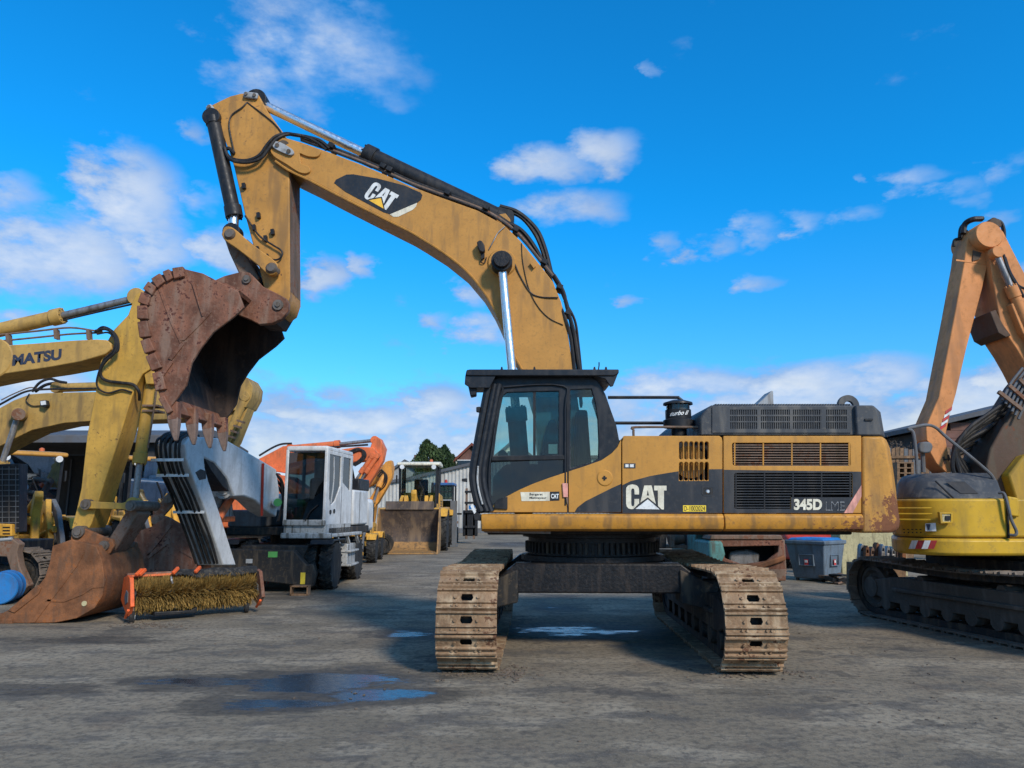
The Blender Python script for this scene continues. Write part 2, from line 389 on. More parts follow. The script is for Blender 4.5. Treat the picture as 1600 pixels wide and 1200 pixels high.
def lettering(name, s, quad, Y, mat, parent, bold=.02, shear=0., push=.004):
    """text stretched to the photo-pixel parallelogram quad = (top-left, bottom-left, bottom-right) on the plane at depth Y"""
    bpy.context.view_layer.update()
    me = text_mesh(s, bold, shear)
    vs = [v.co.copy() for v in me.vertices]
    x0, x1 = min(v.x for v in vs), max(v.x for v in vs); y0, y1 = min(v.y for v in vs), max(v.y for v in vs)
    tl, bl, br = [U(x, y, Y) for x, y in quad]; off = ROOT_OFF.get(root_of(parent).name, Vector())
    for v in me.vertices:
        a, b = (v.co.x-x0)/(x1-x0), (v.co.y-y0)/(y1-y0)
        v.co = bl+(br-bl)*a+(tl-bl)*b+Vector((0, -push, 0))-off
    me.materials.clear(); me.materials.append(MAT[mat])
    o = bpy.data.objects.new(name, me); COL.objects.link(o); o.parent = parent
    return o
def poly(name, pts, Y, mat, parent, t=.004):
    """thin sticker whose outline is given in photo pixels, t proud of the plane at depth Y"""
    m = MB(); q = [U(x, y, Y) for x, y in pts]
    return m.extr([p+Vector((0, -t, 0)) for p in q], (0, t*.6, 0)).build(name, mat, parent, smooth=False)
# ================================================================ ground
def make_ground():
    m, t, b = _mat('yard_ground'); n = t.nodes.new; l = t.links.new
    co = n('ShaderNodeTexCoord').outputs['Object']
    def noise(sc, det=8, ro=.6, mpsc=None, rot=0):
        a = n('ShaderNodeTexNoise'); a.inputs['Scale'].default_value = sc; a.inputs['Detail'].default_value = det; a.inputs['Roughness'].default_value = ro
        if mpsc:
            q = n('ShaderNodeMapping'); q.inputs['Scale'].default_value = mpsc; q.inputs['Rotation'].default_value = (0, 0, rot); l(co, q.inputs[0]); l(q.outputs[0], a.inputs['Vector'])
        else: l(co, a.inputs['Vector'])
        return a.outputs[0]
    def rng(v, x, y, lo=0., hi=1.):
        q = n('ShaderNodeMapRange'); q.interpolation_type = 'SMOOTHSTEP'; l(v, q.inputs[0])
        for i, k in enumerate((x, y, lo, hi)): q.inputs[i+1].default_value = k
        return q.outputs[0]
    def mth(op, x, y):
        q = n('ShaderNodeMath'); q.operation = op
        for i, k in enumerate((x, y)):
            if isinstance(k, (int, float)): q.inputs[i].default_value = k
            else: l(k, q.inputs[i])
        return q.outputs[0]
    def mix(f, c1, c2, mode='MIX'):
        q = n('ShaderNodeMixRGB'); q.blend_type = mode
        for i, k in enumerate((f, c1, c2)):
            if isinstance(k, (int, float)): q.inputs[i].default_value = k
            elif isinstance(k, tuple): q.inputs[i].default_value = (*k, 1)
            else: l(k, q.inputs[i])
        return q.outputs[0]
    big = noise(.35, 6, .6); mid = noise(1.6, 8, .65); fine = noise(14, 10, .7); grit = noise(48, 6, .75)
    streak = noise(.8, 8, .66, (.75, 1.25, 1), .35); streak2 = noise(1.5, 8, .68, (.7, 1.35, 1), -.3)
    c = mix(rng(big, .35, .65), (.205, .167, .116), (.300, .243, .168))
    c = mix(rng(streak, .50, .60, 0, .80), c, (.37, .305, .215))
    c = mix(rng(streak2, .50, .62, 0, .72), c, (.110, .100, .088))
    c = mix(rng(mid, .52, .72, 0, .6), c, (.23, .168, .112))
    c = mix(rng(fine, .45, .62, 0, .62), c, (.095, .085, .072))
    c = mix(rng(grit, .55, .66, 0, .55), c, (.36, .32, .26))
    vo = n('ShaderNodeTexVoronoi'); vo.feature = 'DISTANCE_TO_EDGE'; vo.inputs['Scale'].default_value = .42
    wv = n('ShaderNodeVectorMath'); wv.operation = 'MULTIPLY_ADD'; nn_ = n('ShaderNodeTexNoise'); nn_.inputs['Scale'].default_value = 2.2; nn_.inputs['Detail'].default_value = 6; l(co, nn_.inputs['Vector'])
    l(nn_.outputs['Color'], wv.inputs[0]); wv.inputs[1].default_value = (.9, .9, 0); l(co, wv.inputs[2]); l(wv.outputs[0], vo.inputs['Vector'])
    crack = mth('MULTIPLY', rng(vo.outputs['Distance'], .008, .0), rng(big, .40, .58))
    c = mix(mth('MULTIPLY', crack, .38), c, (.05, .045, .04))
    oil = noise(.75, 6, .55); oil2 = noise(3.5, 5, .6)
    c = mix(mth('MULTIPLY', rng(mth('ADD', mth('MULTIPLY', oil, .7), mth('MULTIPLY', oil2, .3)), .565, .615), .55), c, (.082, .073, .064))
    # wet patches: oil-dark, still water where the yard dips
    sx = n('ShaderNodeSeparateXYZ'); l(co, sx.inputs[0])
    wet = None
    def spot(px, py, hw, hd, wgt):
        nonlocal wet
        p = G(px, py); cx = n('ShaderNodeVectorMath'); cx.operation = 'SUBTRACT'; l(co, cx.inputs[0]); cx.inputs[1].default_value = (p.x, p.y, 0)
        q = n('ShaderNodeVectorMath'); q.operation = 'MULTIPLY'; l(cx.outputs[0], q.inputs[0]); q.inputs[1].default_value = (1/hw, 1/hd, 0)
        ln = n('ShaderNodeVectorMath'); ln.operation = 'LENGTH'; l(q.outputs[0], ln.inputs[0])
        v = rng(ln.outputs['Value'], 1.5, 0, 0, wgt); wet = v if wet is None else mth('MAXIMUM', wet, v)
    for s in ((500, 1066, 1.5, .85, .86), (330, 1066, 1.3, .5, .78), (590, 1085, .9, .5, .86), (420, 1100, 1.2, .5, .75), (150, 1000, 2.0, .5, .55), (640, 990, .8, .8, .7), (900, 985, 1.8, 1.1, .72),
              (870, 950, .9, .8, .55), (1000, 1010, .8, .4, .5), (800, 850, 2.0, 5., .6), (60, 1075, 1.0, .4, .6), (1180, 1080, 1.2, .3, .35), (1450, 1060, 1.2, .3, .3), (480, 930, 2.2, 1.5, .45)): spot(*s)
    wn = noise(1.5, 7, .62, (.8, 2.0, 1)); wn2 = noise(5.5, 9, .72, (.7, 2.0, 1))
    ww = mth('ADD', mth('MULTIPLY', wet, .50), mth('ADD', mth('MULTIPLY', wn, .40), mth('MULTIPLY', wn2, .36)))
    damp = rng(ww, .49, .62); pool = rng(ww, .675, .73)
    c = mix(mth('MULTIPLY', damp, .66), c, (.045, .041, .037))
    c = mix(pool, c, (.030, .031, .034))
    l(c, b.inputs['Base Color'])
    rr = mth('SUBTRACT', rng(fine, .3, .7, .80, .95), mth('MULTIPLY', damp, .22)); rr = mth('SUBTRACT', rr, mth('MULTIPLY', pool, .44))
    l(mth('MAXIMUM', rr, .10), b.inputs['Roughness'])
    l(mth('ADD', .08, mth('MULTIPLY', pool, .24)), b.inputs['Specular IOR Level'])
    h = mth('ADD', mth('MULTIPLY', fine, .5), mth('ADD', mth('MULTIPLY', grit, .25), mth('MULTIPLY', mid, .8)))
    bp = n('ShaderNodeBump'); bp.inputs['Distance'].default_value = .05; l(h, bp.inputs['Height'])
    l(mth('SUBTRACT', .55, mth('MULTIPLY', pool, .53)), bp.inputs['Strength']); l(bp.outputs[0], b.inputs['Normal'])
    mb = MB(); bm = mb.bm
    xs = [-900, -300, -100, -40, -20]+[-12+i*1.0 for i in range(25)]+[20, 40, 100, 300, 900]; ys = [-200, -20]+[2+i*1. for i in range(24)]+[40, 80, 160, 400, 1600]
    V = [[bm.verts.new((x, y, 0)) for x in xs] for y in ys]
    for j in range(len(ys)-1):
        for i in range(len(xs)-1): bm.faces.new((V[j][i], V[j][i+1], V[j+1][i+1], V[j+1][i]))
    o = mb.build('ground', m, None, smooth=False); o['kind'] = 'structure'
make_ground()

# ================================================================ crawler track
def shoe_mesh(width, pitch, mat):
    m = MB(); w, p = width/2, pitch*.5
    hole = [(-.055, -.062), (.055, -.062), (.068, -.02), (.05, .012), (-.05, .012), (-.068, -.02)]
    m.xy([(-w, -p*.94), (w, -p*.94), (w, p*1.0), (-w, p*1.0)], .0, .020, [hole])
    for y, h, t in ((-p*.90, .050, .016), (p*.32, .046, .014), (p*.88, .052, .018)):
        m.extr([(-w, y-t, .018), (-w, y+t, .018), (-w, y+t*.45, h), (-w, y-t*.45, h)], (2*w, 0, 0))
    for x in (-.15, -.10, .10, .15):
        m.cyl((x, p*.60, .015), (x, p*.60, .042), .014, seg=6)
    for x in (-.12, .12):
        m.cyl((x, -.02, .015), (x, -.02, .04), .018, seg=6)
    o = m.build('track_shoe', mat, None)
    me = o.data; bpy.data.objects.remove(o)
    return me
def make_track(root, cx, cy, ang, half, Ro, width, n, shoe_mat='shoe', body_mat='under', side=1, frame=True, zoff=0., shoes=True):
    """ang: heading of the track from +Y towards +X. side: +1 when the machine lies towards local +x of this track"""
    off = ROOT_OFF[root_of(root).name]
    d = Vector((math.sin(ang), math.cos(ang), 0)); r = Vector((math.cos(ang), -math.sin(ang), 0)); up = Vector((0, 0, 1))
    C = Vector((cx, cy, zoff)); Rm = Ro-.05; per = 4*half+2*PI*Rm; zc = Ro
    def at(s):
        s %= per
        if s < 2*half: y, z, nn, tt = -half+s, -Rm, (0, -1), (1, 0)
        elif s < 2*half+PI*Rm:
            a = (s-2*half)/Rm; y, z = half+math.sin(a)*Rm, -math.cos(a)*Rm; nn = (math.sin(a), -math.cos(a)); tt = (math.cos(a), math.sin(a))
        elif s < 4*half+PI*Rm:
            q = s-2*half-PI*Rm; y, z, nn, tt = half-q, Rm-.05*math.sin(PI*q/(2*half))**2, (0, 1), (-1, 0)
        else:
            a = (s-4*half-PI*Rm)/Rm; y, z = -half-math.sin(a)*Rm, math.cos(a)*Rm; nn = (-math.sin(a), math.cos(a)); tt = (-math.cos(a), -math.sin(a))
        return y, z, nn, tt
    W3 = lambda x, y, z: C+r*x+d*y+up*(zc+z)
    mb = MB()
    K = 72
    for xo in (-.11, .11):
        ring = []
        for i in range(K):
            y, z, nn, tt = at(per*i/K)
            q = []
            for dxx, dn in ((-.045, -.005), (.045, -.005), (.045, -.10), (-.045, -.10)):
                q.append(mb.bm.verts.new(W3(xo+dxx, y+nn[0]*dn, z+nn[1]*dn)))
            ring.append(q)
        for i in range(K):
            a, b = ring[i], ring[(i+1) % K]
            for k in range(4): mb.bm.faces.new((a[k], a[(k+1) % 4], b[(k+1) % 4], b[k]))
    chain = mb.build('track_chain', 'under', root)
    if shoes:
        me = shoe_mesh(width, per/n, shoe_mat)
        for i in range(n):
            y, z, nn, tt = at(per*(i+.5)/n)
            p = W3(0, y, z)-off
            tv = d*tt[0]+up*tt[1]; nv = d*nn[0]+up*nn[1]; xv = tv.cross(nv)
            jx = random.uniform(-.006, .006)
            M = Matrix.Translation(p+xv*jx) @ Matrix((xv, tv, nv)).transposed().to_4x4()
            o = bpy.data.objects.new('track_shoe', me); COL.objects.link(o); o.parent = chain; o.matrix_local = M
    if frame:
        f = MB(); fw = width*.30
        zc1 = Ro*1.0
        prof = [(-half*.98, zc1-.10), (-half*.8, zc1-.20), (half*.8, zc1-.20), (half*.98, zc1-.10), (half*.98, zc1+.12), (half*.7, zc1+.20), (-half*.7, zc1+.20), (-half*.98, zc1+.12)]
        f.extr([C+d*y+up*z-r*fw for y, z in prof], r*2*fw)
        f.extr([C+d*y+up*z-r*(fw+.05) for y, z in ((-half*.7, zc1-.02), (half*.7, zc1-.02), (half*.7, zc1+.04), (-half*.7, zc1+.04))], r*(2*fw+.10))
        fr = f.build('track_frame', body_mat, root, bevel=.015)
        for y, nm, tooth in ((-half, 'idler', 0), (half, 'sprocket', 1)):
            q = MB(); Ri = Rm-.10
            q.lathe([(.10, -.20), (.16, -.20), (.17, -.10), (Ri-.10, -.09), (Ri-.06, -.14), (Ri, -.13), (Ri, .13), (Ri-.06, .14), (Ri-.10, .09), (.17, .10), (.16, .20), (.10, .20)], W3(0, y, 0), r, 30)
            if tooth:
                for k in range(21):
                    a = 2*PI*k/21; c = W3(0, y, 0)+(d*math.cos(a)+up*math.sin(a))*(Ri+.02)
                    q.beam(c-r*.06, c+r*.06, .05, .06, up=(d*math.cos(a)+up*math.sin(a)))
            q.build(nm, body_mat, fr)
        nr = 8
        for k in range(nr):
            y = -half*.82+2*half*.82*k/(nr-1)
            q = MB(); q.lathe([(.05, -.19), (.11, -.19), (.11, -.06), (.085, -.05), (.085, .05), (.11, .06), (.11, .19), (.05, .19)], W3(0, y, -Rm+.10+.11), r, 16)
            q.build('bottom_roller', body_mat, fr)
        for y in (-half*.4, half*.4):
            MB().cyl(W3(-.16, y, Rm-.24), W3(.16, y, Rm-.24), .08, seg=16).build('carrier_roller', body_mat, fr)
    return chain

# ================================================================ cylinders
def ram(root, a, m, b, r_barrel, r_rod, barrel_mat, rod_mat='chrome', name='cylinder', eye=True, axis=(0, 1, 0), endcap=True):
    """hydraulic ram: barrel from a to m, rod on to b"""
    a, m, b = Vector(a), Vector(m), Vector(b); d = (b-a).normalized(); ax = Vector(axis)
    q = MB().cyl(a, m, r_barrel, seg=24)
    if endcap:
        q.cyl(m-d*.16, m+d*.02, r_barrel*1.18, seg=24); q.cyl(a-d*.02, a+d*.10, r_barrel*1.10, seg=24)
    if eye: q.cyl(a-ax*r_barrel*.9, a+ax*r_barrel*.9, r_barrel*1.25, seg=20)
    o = q.build(name+'_barrel', barrel_mat, root, bevel=.008)
    MB().cyl(m-d*.05, b, r_rod, seg=24).build('rod', rod_mat, o)
    if eye: MB().cyl(b-ax*r_barrel*.85, b+ax*r_barrel*.85, r_barrel*1.2, seg=20).build('rod_eye', barrel_mat, o, bevel=.008)
    if endcap:
        h = MB()
        u = d.orthogonal().normalized(); v = d.cross(u)
        for k in range(8):
            c = m+d*.02+(u*math.cos(k*PI/4)+v*math.sin(k*PI/4))*r_barrel*.98
            h.cyl(c, c+d*.025, .014, seg=6)
        h.build('bolt_ring', barrel_mat, o)['kind'] = 'stuff'
    return o
def pin(root, px, py, Y, r, mat='pin_steel', w=.05, name='pin'):
    c = U(px, py, Y)
    return MB().lathe([(r*.35, -w-.02), (r*.5, -w-.02), (r*.55, -w), (r, -w), (r, 0)], c, (0, 1, 0), 20).build(name, mat, root, bevel=.004)

LOGO_C = [(160, 230), (166, 195), (185, 168), (215, 155), (250, 151), (290, 157), (318, 172), (335, 198), (341, 232), (341, 290), (277, 290), (277, 235), (270, 213), (252, 205), (237, 215), (232, 240), (232, 420), (238, 445), (253, 455), (268, 446), (275, 422), (275, 352), (341, 352), (341, 412), (262, 492), (230, 494), (192, 483), (170, 455), (161, 415)]
LOGO_A = [(358, 402), (413, 165), (515, 165), (573, 422), (462, 330)]
LOGO_AH = [(446, 306), (478, 306), (462, 228)]
LOGO_T = [(550, 168), (722, 168), (722, 234), (686, 234), (686, 498), (656, 498), (604, 450), (601, 234), (550, 234)]
LOGO_3 = [(290, 491), (627, 497), (462, 358)]
def cat_logo(parent, f, Y, mat, mat3, t=.009):
    def mk(nm, p, mt, h=()):
        m = MB(); q = [U(*f(*a), Y)+Vector((0, -t, 0)) for a in p]; hh = [[U(*f(*a), Y)+Vector((0, -t, 0)) for a in g] for g in h]
        return m.extr(q, (0, t*.35, 0), hh).build(nm, mt, parent, smooth=False)
    mk('letter_c', LOGO_C, mat); mk('letter_a', LOGO_A, mat, [LOGO_AH]); mk('letter_t', LOGO_T, mat); mk('logo_triangle', LOGO_3, mat3)

# ================================================================ the big yellow excavator
EX = thing('crawler_excavator', 'large yellow crawler excavator with arched boom, black cab and muddy tracks', 'excavator', (1.27, 10.6, 0))
YN, YF, YC = 9.1, 12.1, 10.6
UA = R(2.0); ud = Vector((math.sin(UA), math.cos(UA), 0)); ur = Vector((math.cos(UA), -math.sin(UA), 0))
UC = Vector((1.11, 10.6, 0))
for s in (-1, 1):
    c = UC+ur*(1.50*s)
    make_track(EX, c.x, c.y, UA, 2.06, .54, .64, 50, side=-s)
# car body: cross beams, arms to the track frames, ring
LW = lambda x, y, z: UC+ur*x+ud*y+Vector((0, 0, z))
q = MB()
for sy in (-1, 1):
    q.extr([LW(x, sy*.95-.16, z) for x, z in ((-1.30, .71), (1.30, .71), (1.30, .86), (1.02, 1.07), (-1.02, 1.07), (-1.30, .86))], ud*.32)
q.box(LW(0, 0, .90), (1.7, 1.7, .34), Matrix.Rotation(-UA, 3, 'Z'))
q.build('carbody', 'black_grease', EX, bevel=.02)
for sx in (-1, 1):
    for sy in (-1, 1):
        q = MB(); q.extr([LW(sx*1.0, sy*.95-.2, .60), LW(sx*1.45, sy*.95-.2, .50), LW(sx*1.45, sy*.95-.2, .80), LW(sx*1.0, sy*.95-.2, 1.0)], ud*.40); q.build('track_arm', 'under', EX, bevel=.015)
q = MB(); q.lathe([(.70, 1.06), (.98, 1.06), (.98, 1.13), (.88, 1.14), (.88, 1.36), (.96, 1.37), (.96, 1.47), (.70, 1.47)], (UC.x, UC.y, 0), (0, 0, 1), 48)
ring = q.build('swing_ring', 'black_grease', EX)
q = MB()
for k in range(72):
    a = 2*PI*k/72; q.box((UC.x+.90*math.cos(a), UC.y+.90*math.sin(a), 1.235), (.05, .035, .14), Matrix.Rotation(a, 3, 'Z'))
q.build('ring_gear_teeth', 'under', ring)
# upper frame
zb, zt = U(900, 829, YN).z, U(900, 803, YN).z
X = lambda px: U(px, 800, YN).x
q = MB(); q.box(((X(760)+X(1350))/2, YC, zb+.02), (X(1350)-X(760), 2.3, .16)); q.build('upper_frame', 'black_grease', EX, bevel=.02)
for Ya, sgn in ((YN, 1), (YF, -1)):
    q = MB()
    pr = [(Ya+sgn*.30, zt), (Ya-sgn*.015, zt), (Ya-sgn*.045, zt-.03), (Ya-sgn*.05, zt-.12), (Ya-sgn*.02, zb+.02), (Ya+sgn*.05, zb-.01), (Ya+sgn*.30, zb-.01)]
    q.yz(pr, X(752), X(1129)); q.build('side_skirt', 'cat_skirt', EX, bevel=.012)
    MB().yz(pr, X(1130.4), X(1346)).build('side_skirt', 'cat_skirt', EX, bevel=.012)
poly('underside_plate', [(754, 829), (860, 829), (860, 834), (758, 832)], YN+.12, 'rusty_under', EX, .05)
# body core, a black box added to block light, and its panels
q = MB(); q.px([(974, 684), (1343, 684), (1343, 802), (974, 802)], YN+.22, YF-.05); q.build('dark_bay_block', 'black', EX)
q = MB(); q.px([(971, 802), (971, 686), (975, 681), (1126, 681), (1129, 684), (1129, 802)], YF-.05, YF); q.build('far_side_panel', 'cat', EX, bevel=.01)
MB().px([(1131, 802), (1131, 681), (1345, 681), (1345, 802)], YF-.05, YF).build('far_side_panel', 'cat', EX, bevel=.01)
slots = [(1061, 1067), (1069, 1075), (1077, 1083), (1085, 1091), (1093, 1099), (1101, 1107)]
def slot(a, b, y0, y1):
    r = (b-a)/2; c = (a+b)/2
    return [(c+r*math.cos(t), y0+r-r*math.sin(t)) for t in [PI*k/6 for k in range(7)]]+[(c-r*math.cos(t), y1-r+r*math.sin(t)) for t in [PI*k/6 for k in range(7)]]
q = MB()
q.px([(972, 802), (972, 690), (974, 684), (980, 681), (1124, 681), (1128, 684), (1129, 690), (1129, 802)], YN, YN+.05, [slot(a, b, 690, 718) for a, b in slots]+[slot(a, b, 722, 751) for a, b in slots])
door1 = q.build('service_door', 'cat', EX, bevel=.008)
comb = [(972.5, 801.5), (972.5, 758), (985, 752), (1015, 744), (1040, 739.5), (1059.5, 736.5)]
for a, b in slots: comb += [(a-.6, 736.2-(a-1061)*.06), (a-.6, 751.5), (b+.6, 751.5), (b+.6, 736-(b-1061)*.06)]
comb += [(1128.5, 733), (1128.5, 801.5)]
poly('dark_swoosh', comb, YN, 'dark_panel', door1)
MB().lathe([(.02, 0), (.20, 0), (.20, .5), (.02, .5)], U(1078, 722, YN+.14), (0, 1, 0), 24).build('air_filter', 'cat', EX)
cat_logo(door1, lambda x, y: (960+x/8.889, 740+y/8.889), YN, 'cream', 'white_decal')
poly('number_plate', [(1067, 789.5), (1103, 789.5), (1103, 799.5), (1067, 799.5)], YN, 'plate_yellow', door1, .007)
lettering('plate_number', 'D-1002024', ((1068.5, 790.8), (1068.5, 798.2), (1101.5, 798.2)), YN, 'decal_black', door1, .0, push=.009)
poly('small_label', [(975, 724), (993, 724), (993, 731.5), (975, 731.5)], YN, 'hood_grey', door1, .006)
for k in range(2): poly('label_patch', [(977+7*k, 725.5), (982+8*k, 725.5), (982+8*k, 730), (977+7*k, 730)], YN, 'white_decal', door1, .008)
q = MB(); q.px([(1096, 760), (1115, 760), (1116, 763), (1116, 773), (1113, 775), (1099, 775), (1096, 771)], YN-.008, YN+.0, [[(1098, 762), (1114, 762), (1114, 773), (1098, 773)]]); lt = q.build('door_latch', 'dark_panel', door1)
MB().px([(1098, 762), (1114, 762), (1114, 773), (1098, 773)], YN-.006, YN-.004).build('latch_recess', 'black', lt, smooth=False)
MB().lathe([(.005, -.012), (.018, -.012), (.026, 0), (.03, .004)], U(1106, 768, YN-.006), (0, 1, 0), 14).build('lock', 'chrome', lt)
# rear side panel with two louvred openings
up_h = [(1144, 694), (1146, 692), (1326, 692), (1328, 694), (1329, 726), (1327, 728), (1148, 728), (1145, 726)]
lo_h = [(1147, 741), (1149, 739), (1330, 739), (1332, 741), (1332, 777), (1236, 777), (1236, 795), (1149, 795), (1147, 793)]
q = MB(); q.px([(1130.5, 802), (1130.5, 681), (1346, 681), (1346, 802)], YN, YN+.05, [up_h, lo_h]); door2 = q.build('radiator_door', 'cat', EX, bevel=.008)
m = MB(); t = .005; T = Vector((0, -t, 0))
m.extr([U(x, y, YN)+T for x, y in ((1131, 801.5), (1131, 734), (1345.5, 737), (1345.5, 758), (1318, 801.5))], (0, t*.6, 0), [[U(x, y, YN)+T for x, y in lo_h]])
m.build('dark_band', 'dark_panel', door2, smooth=False)
poly('warning_stripe', [(1318.5, 801.5), (1332, 801.5), (1345.6, 776), (1345.6, 758)], YN, 'stripe_pink', door2, .006)
for k in range(9):
    y = 694.5+k*3.95
    MB().px([(1145.5, y), (1328, y), (1328, y+1.5), (1145.5, y+1.5)], YN+.004, YN+.07).build('louvre_slat', 'rusty_under', door2)
for k in range(5):
    x = 1147+k*44.7
    MB().px([(x, 692.5), (x+2, 692.5), (x+2, 727.5), (x, 727.5)], YN+.001, YN+.012).build('louvre_post', 'cat_skirt', door2)
for k in range(13):
    y = 741.5+k*4.2; x1 = 1331 if y < 775 else 1235.5
    if y > 793: break
    MB().px([(1148, y), (x1, y), (x1, y+1.5), (1148, y+1.5)], YN+.004, YN+.07).build('louvre_slat', 'dark_panel', door2)
for k in range(5):
    x = 1149+k*44.6
    MB().px([(x, 739.5), (x+2, 739.5), (x+2, 776.5 if x > 1230 else 794.5), (x, 776.5 if x > 1230 else 794.5)], YN+.001, YN+.012).build('louvre_post', 'black', door2)
lettering('model_number', '345D', ((1240, 779.5), (1240, 797), (1284, 797)), YN, 'cream', door2, .045, push=.010)
lettering('model_suffix', 'LME', ((1290, 784), (1290, 797.5), (1319, 797.5)), YN, 'grey_light', door2, .0, push=.009)
lettering('model_suffix_inner', 'LME', ((1290.7, 785), (1290.7, 796.5), (1318.3, 796.5)), YN, 'dark_panel', door2, -.012, push=.0105)
# counterweight: side profile swept along a rounded tail
tail = [(1347.5, 833), (1347.5, 681.5), (1379, 681.5), (1386, 698), (1391, 730), (1395, 760), (1399, 795), (1402, 815), (1400, 827), (1392, 832.5)]
def tail_sweep(pts, nfix, name, mat, par, bev=.02):
    m = MB(); prev = None
    base = [U(x, y, YN) for x, y in pts]
    for Yk, dx in ((9.1, 0), (9.35, .16), (9.8, .33), (10.6, .42), (11.4, .33), (11.85, .16), (12.1, 0)):
        rg = [m.bm.verts.new((p.x+(dx if i >= nfix else 0), Yk, p.z)) for i, p in enumerate(base)]
        if prev:
            k = len(rg)
            for i in range(k): m.bm.faces.new((prev[i], prev[(i+1) % k], rg[(i+1) % k], rg[i]))
        else: m.bm.faces.new(rg[::-1])
        prev = rg
    m.bm.faces.new(prev)
    return m.build(name, mat, par, bevel=bev, ang=30)
tail_sweep(tail, 2, 'counterweight', 'cat_tail', EX, .03)
cwt = tail_sweep([(1339, 680.5), (1337, 633), (1364, 633), (1371, 640), (1378, 680.5)], 2, 'tail_cowl', 'hood_grey', EX, .02)
MB().px([(1352, 654), (1364, 654), (1364, 657), (1352, 657)], YN-.02, YN).build('cowl_handle', 'black', cwt)
# engine hood
q = MB(); q.px([(1095, 680.5), (1095, 652), (1099, 644), (1112, 633), (1336, 633), (1338, 680.5)], YN+.06, YF-.1); hood = q.build('engine_hood', 'hood_grey', EX, bevel=.02)
q = MB(); Yh = YN+.045
q.px([(1113, 636), (1330, 636), (1330, 676), (1113, 676)], Yh, Yh+.012, [[(a, c), (b, c), (b, e), (a, e)] for a, b in ((1141, 1183), (1189, 1234), (1239, 1283), (1291, 1323)) for c, e in ((640, 648), (650.5, 658), (660, 670))])
vp = q.build('vent_panel', 'hood_grey', hood)
q = MB()
for a, b in ((1141, 1183), (1189, 1234), (1239, 1283), (1291, 1323)):
    x = a+1.6
    while x < b:
        q.px([(x, 639.5), (x+1.2, 639.5), (x+1.2, 670.5), (x, 670.5)], Yh+.003, Yh+.012); x += 3.4
o = q.build('vent_bars', 'hood_grey', vp, smooth=False); o['kind'] = 'stuff'
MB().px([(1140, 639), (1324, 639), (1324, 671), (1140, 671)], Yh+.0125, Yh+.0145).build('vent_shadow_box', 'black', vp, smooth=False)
q = MB()
for k in range(52): q.px([(1118+k*4.1, 633.5), (1120+k*4.1, 633.5), (1120+k*4.1, 631), (1118+k*4.1, 631)], YN+.08, YN+.8)
o = q.build('top_ribs', 'hood_grey', hood, smooth=False); o['kind'] = 'stuff'
MB().px([(1182, 633), (1196, 620), (1206, 610), (1208.5, 611), (1209, 633)], 10.2, 10.5).build('exhaust_deflector', 'grey_light', hood, bevel=.02)
q = MB(); c = U(1325, 634, 10.0); q.lathe([(.06, -.03), (.145, -.03), (.145, .03), (.06, .03)], c, (0, 1, 0), 28, closed=True); q.build('lifting_eye', 'hood_grey', EX, bevel=.006)
# air pre-cleaner
base = U(1061, 682, 9.55); pxm = 1163/9.45
zz = lambda y: U(1061, y, 9.55).z-base.z
pc = MB().lathe([(.02, zz(682)), (.10, zz(682)), (.10, zz(668)), (.195, zz(668)), (.195, zz(657)), (.165, zz(655)), (.165, zz(641)), (.02, zz(641))], base, (0, 0, 1), 28).build('air_precleaner', 'black', EX)
MB().lathe([(.03, zz(641)), (.15, zz(641)), (.15, zz(632.5)), (.03, zz(632.5))], base, (0, 0, 1), 28).build('clear_bowl', 'glass_clear', pc)
MB().lathe([(.02, zz(641)), (.11, zz(641)), (.11, zz(633)), (.02, zz(633))], base, (0, 0, 1), 18).build('dust_core', 'grey', pc)
MB().lathe([(.02, zz(632.5)), (.19, zz(632.5)), (.185, zz(629.5)), (.08, zz(625.5)), (.02, zz(625))], base, (0, 0, 1), 28).build('rain_cap', 'black', pc)
o = lettering('cleaner_lettering', 'turbo II', ((1049.5, 642.5), (1048, 649.5), (1076, 647.5)), 9.55-.168, 'white_decal', pc, .03, .3)
for v in o.data.vertices:
    w = v.co+ROOT_OFF[EX.name]; ddx = w.x-base.x; v.co.y = base.y-math.sqrt(max(.0, .168**2-ddx*ddx))-.003-ROOT_OFF[EX.name].y
# rails
def rail(pts, Y, r, mat='black', name='hand_rail', par=EX):
    return MB().tube([U(x, y, Y) for x, y in pts], r, 8, 4).build(name, mat, par)
rail([(950, 621), (1050, 621), (1060, 622), (1068, 628)], 10.0, .022); rail([(958, 661), (1020, 661), (1042, 661)], 10.0, .022)
MB().tube([U(*p) for p in ((990, 682, 9.3), (990, 672, 9.3), (994, 667.5, 9.3), (1085, 667.5, 9.3), (1096, 669, 9.3), (1101, 682, 9.3))], .016, 8, 4).build('hand_rail', 'rusty_under', EX)
# ---------------------------------------------------------------- cab
cab_out = [(752, 801.5), (742, 778), (736, 741), (742, 705), (754, 640), (761, 606), (768, 594), (780, 589), (924, 589), (935, 596), (946, 616), (955, 642), (963, 664), (968, 690), (970, 720), (971, 801.5)]
win_u = [(771.5, 712), (775, 680), (781, 641), (786, 618), (792, 613), (873, 611), (873, 711)]
win_l = [(767, 790), (767, 722), (880, 718), (880, 738), (845, 751), (800, 771), (780, 781)]
win_r = [(891.5, 731), (891.5, 609), (924, 607.5), (930, 628), (934, 655), (935.5, 690), (935, 716), (925, 722)]
cab = None
for Ya, Yb in ((YN+.02, YN+.09), (YN+.98, YN+1.05)):
    q = MB().px(cab_out, Ya, Yb, [win_u, win_l, win_r]) if Ya < 9.5 else MB().px(cab_out, Ya, Yb, [win_u, [(767, 775), (767, 722), (880, 718), (880, 738), (845, 751)], win_r])
    o = q.build('cab_side', 'cab_black', EX, bevel=.008)
    if cab is None: cab = o
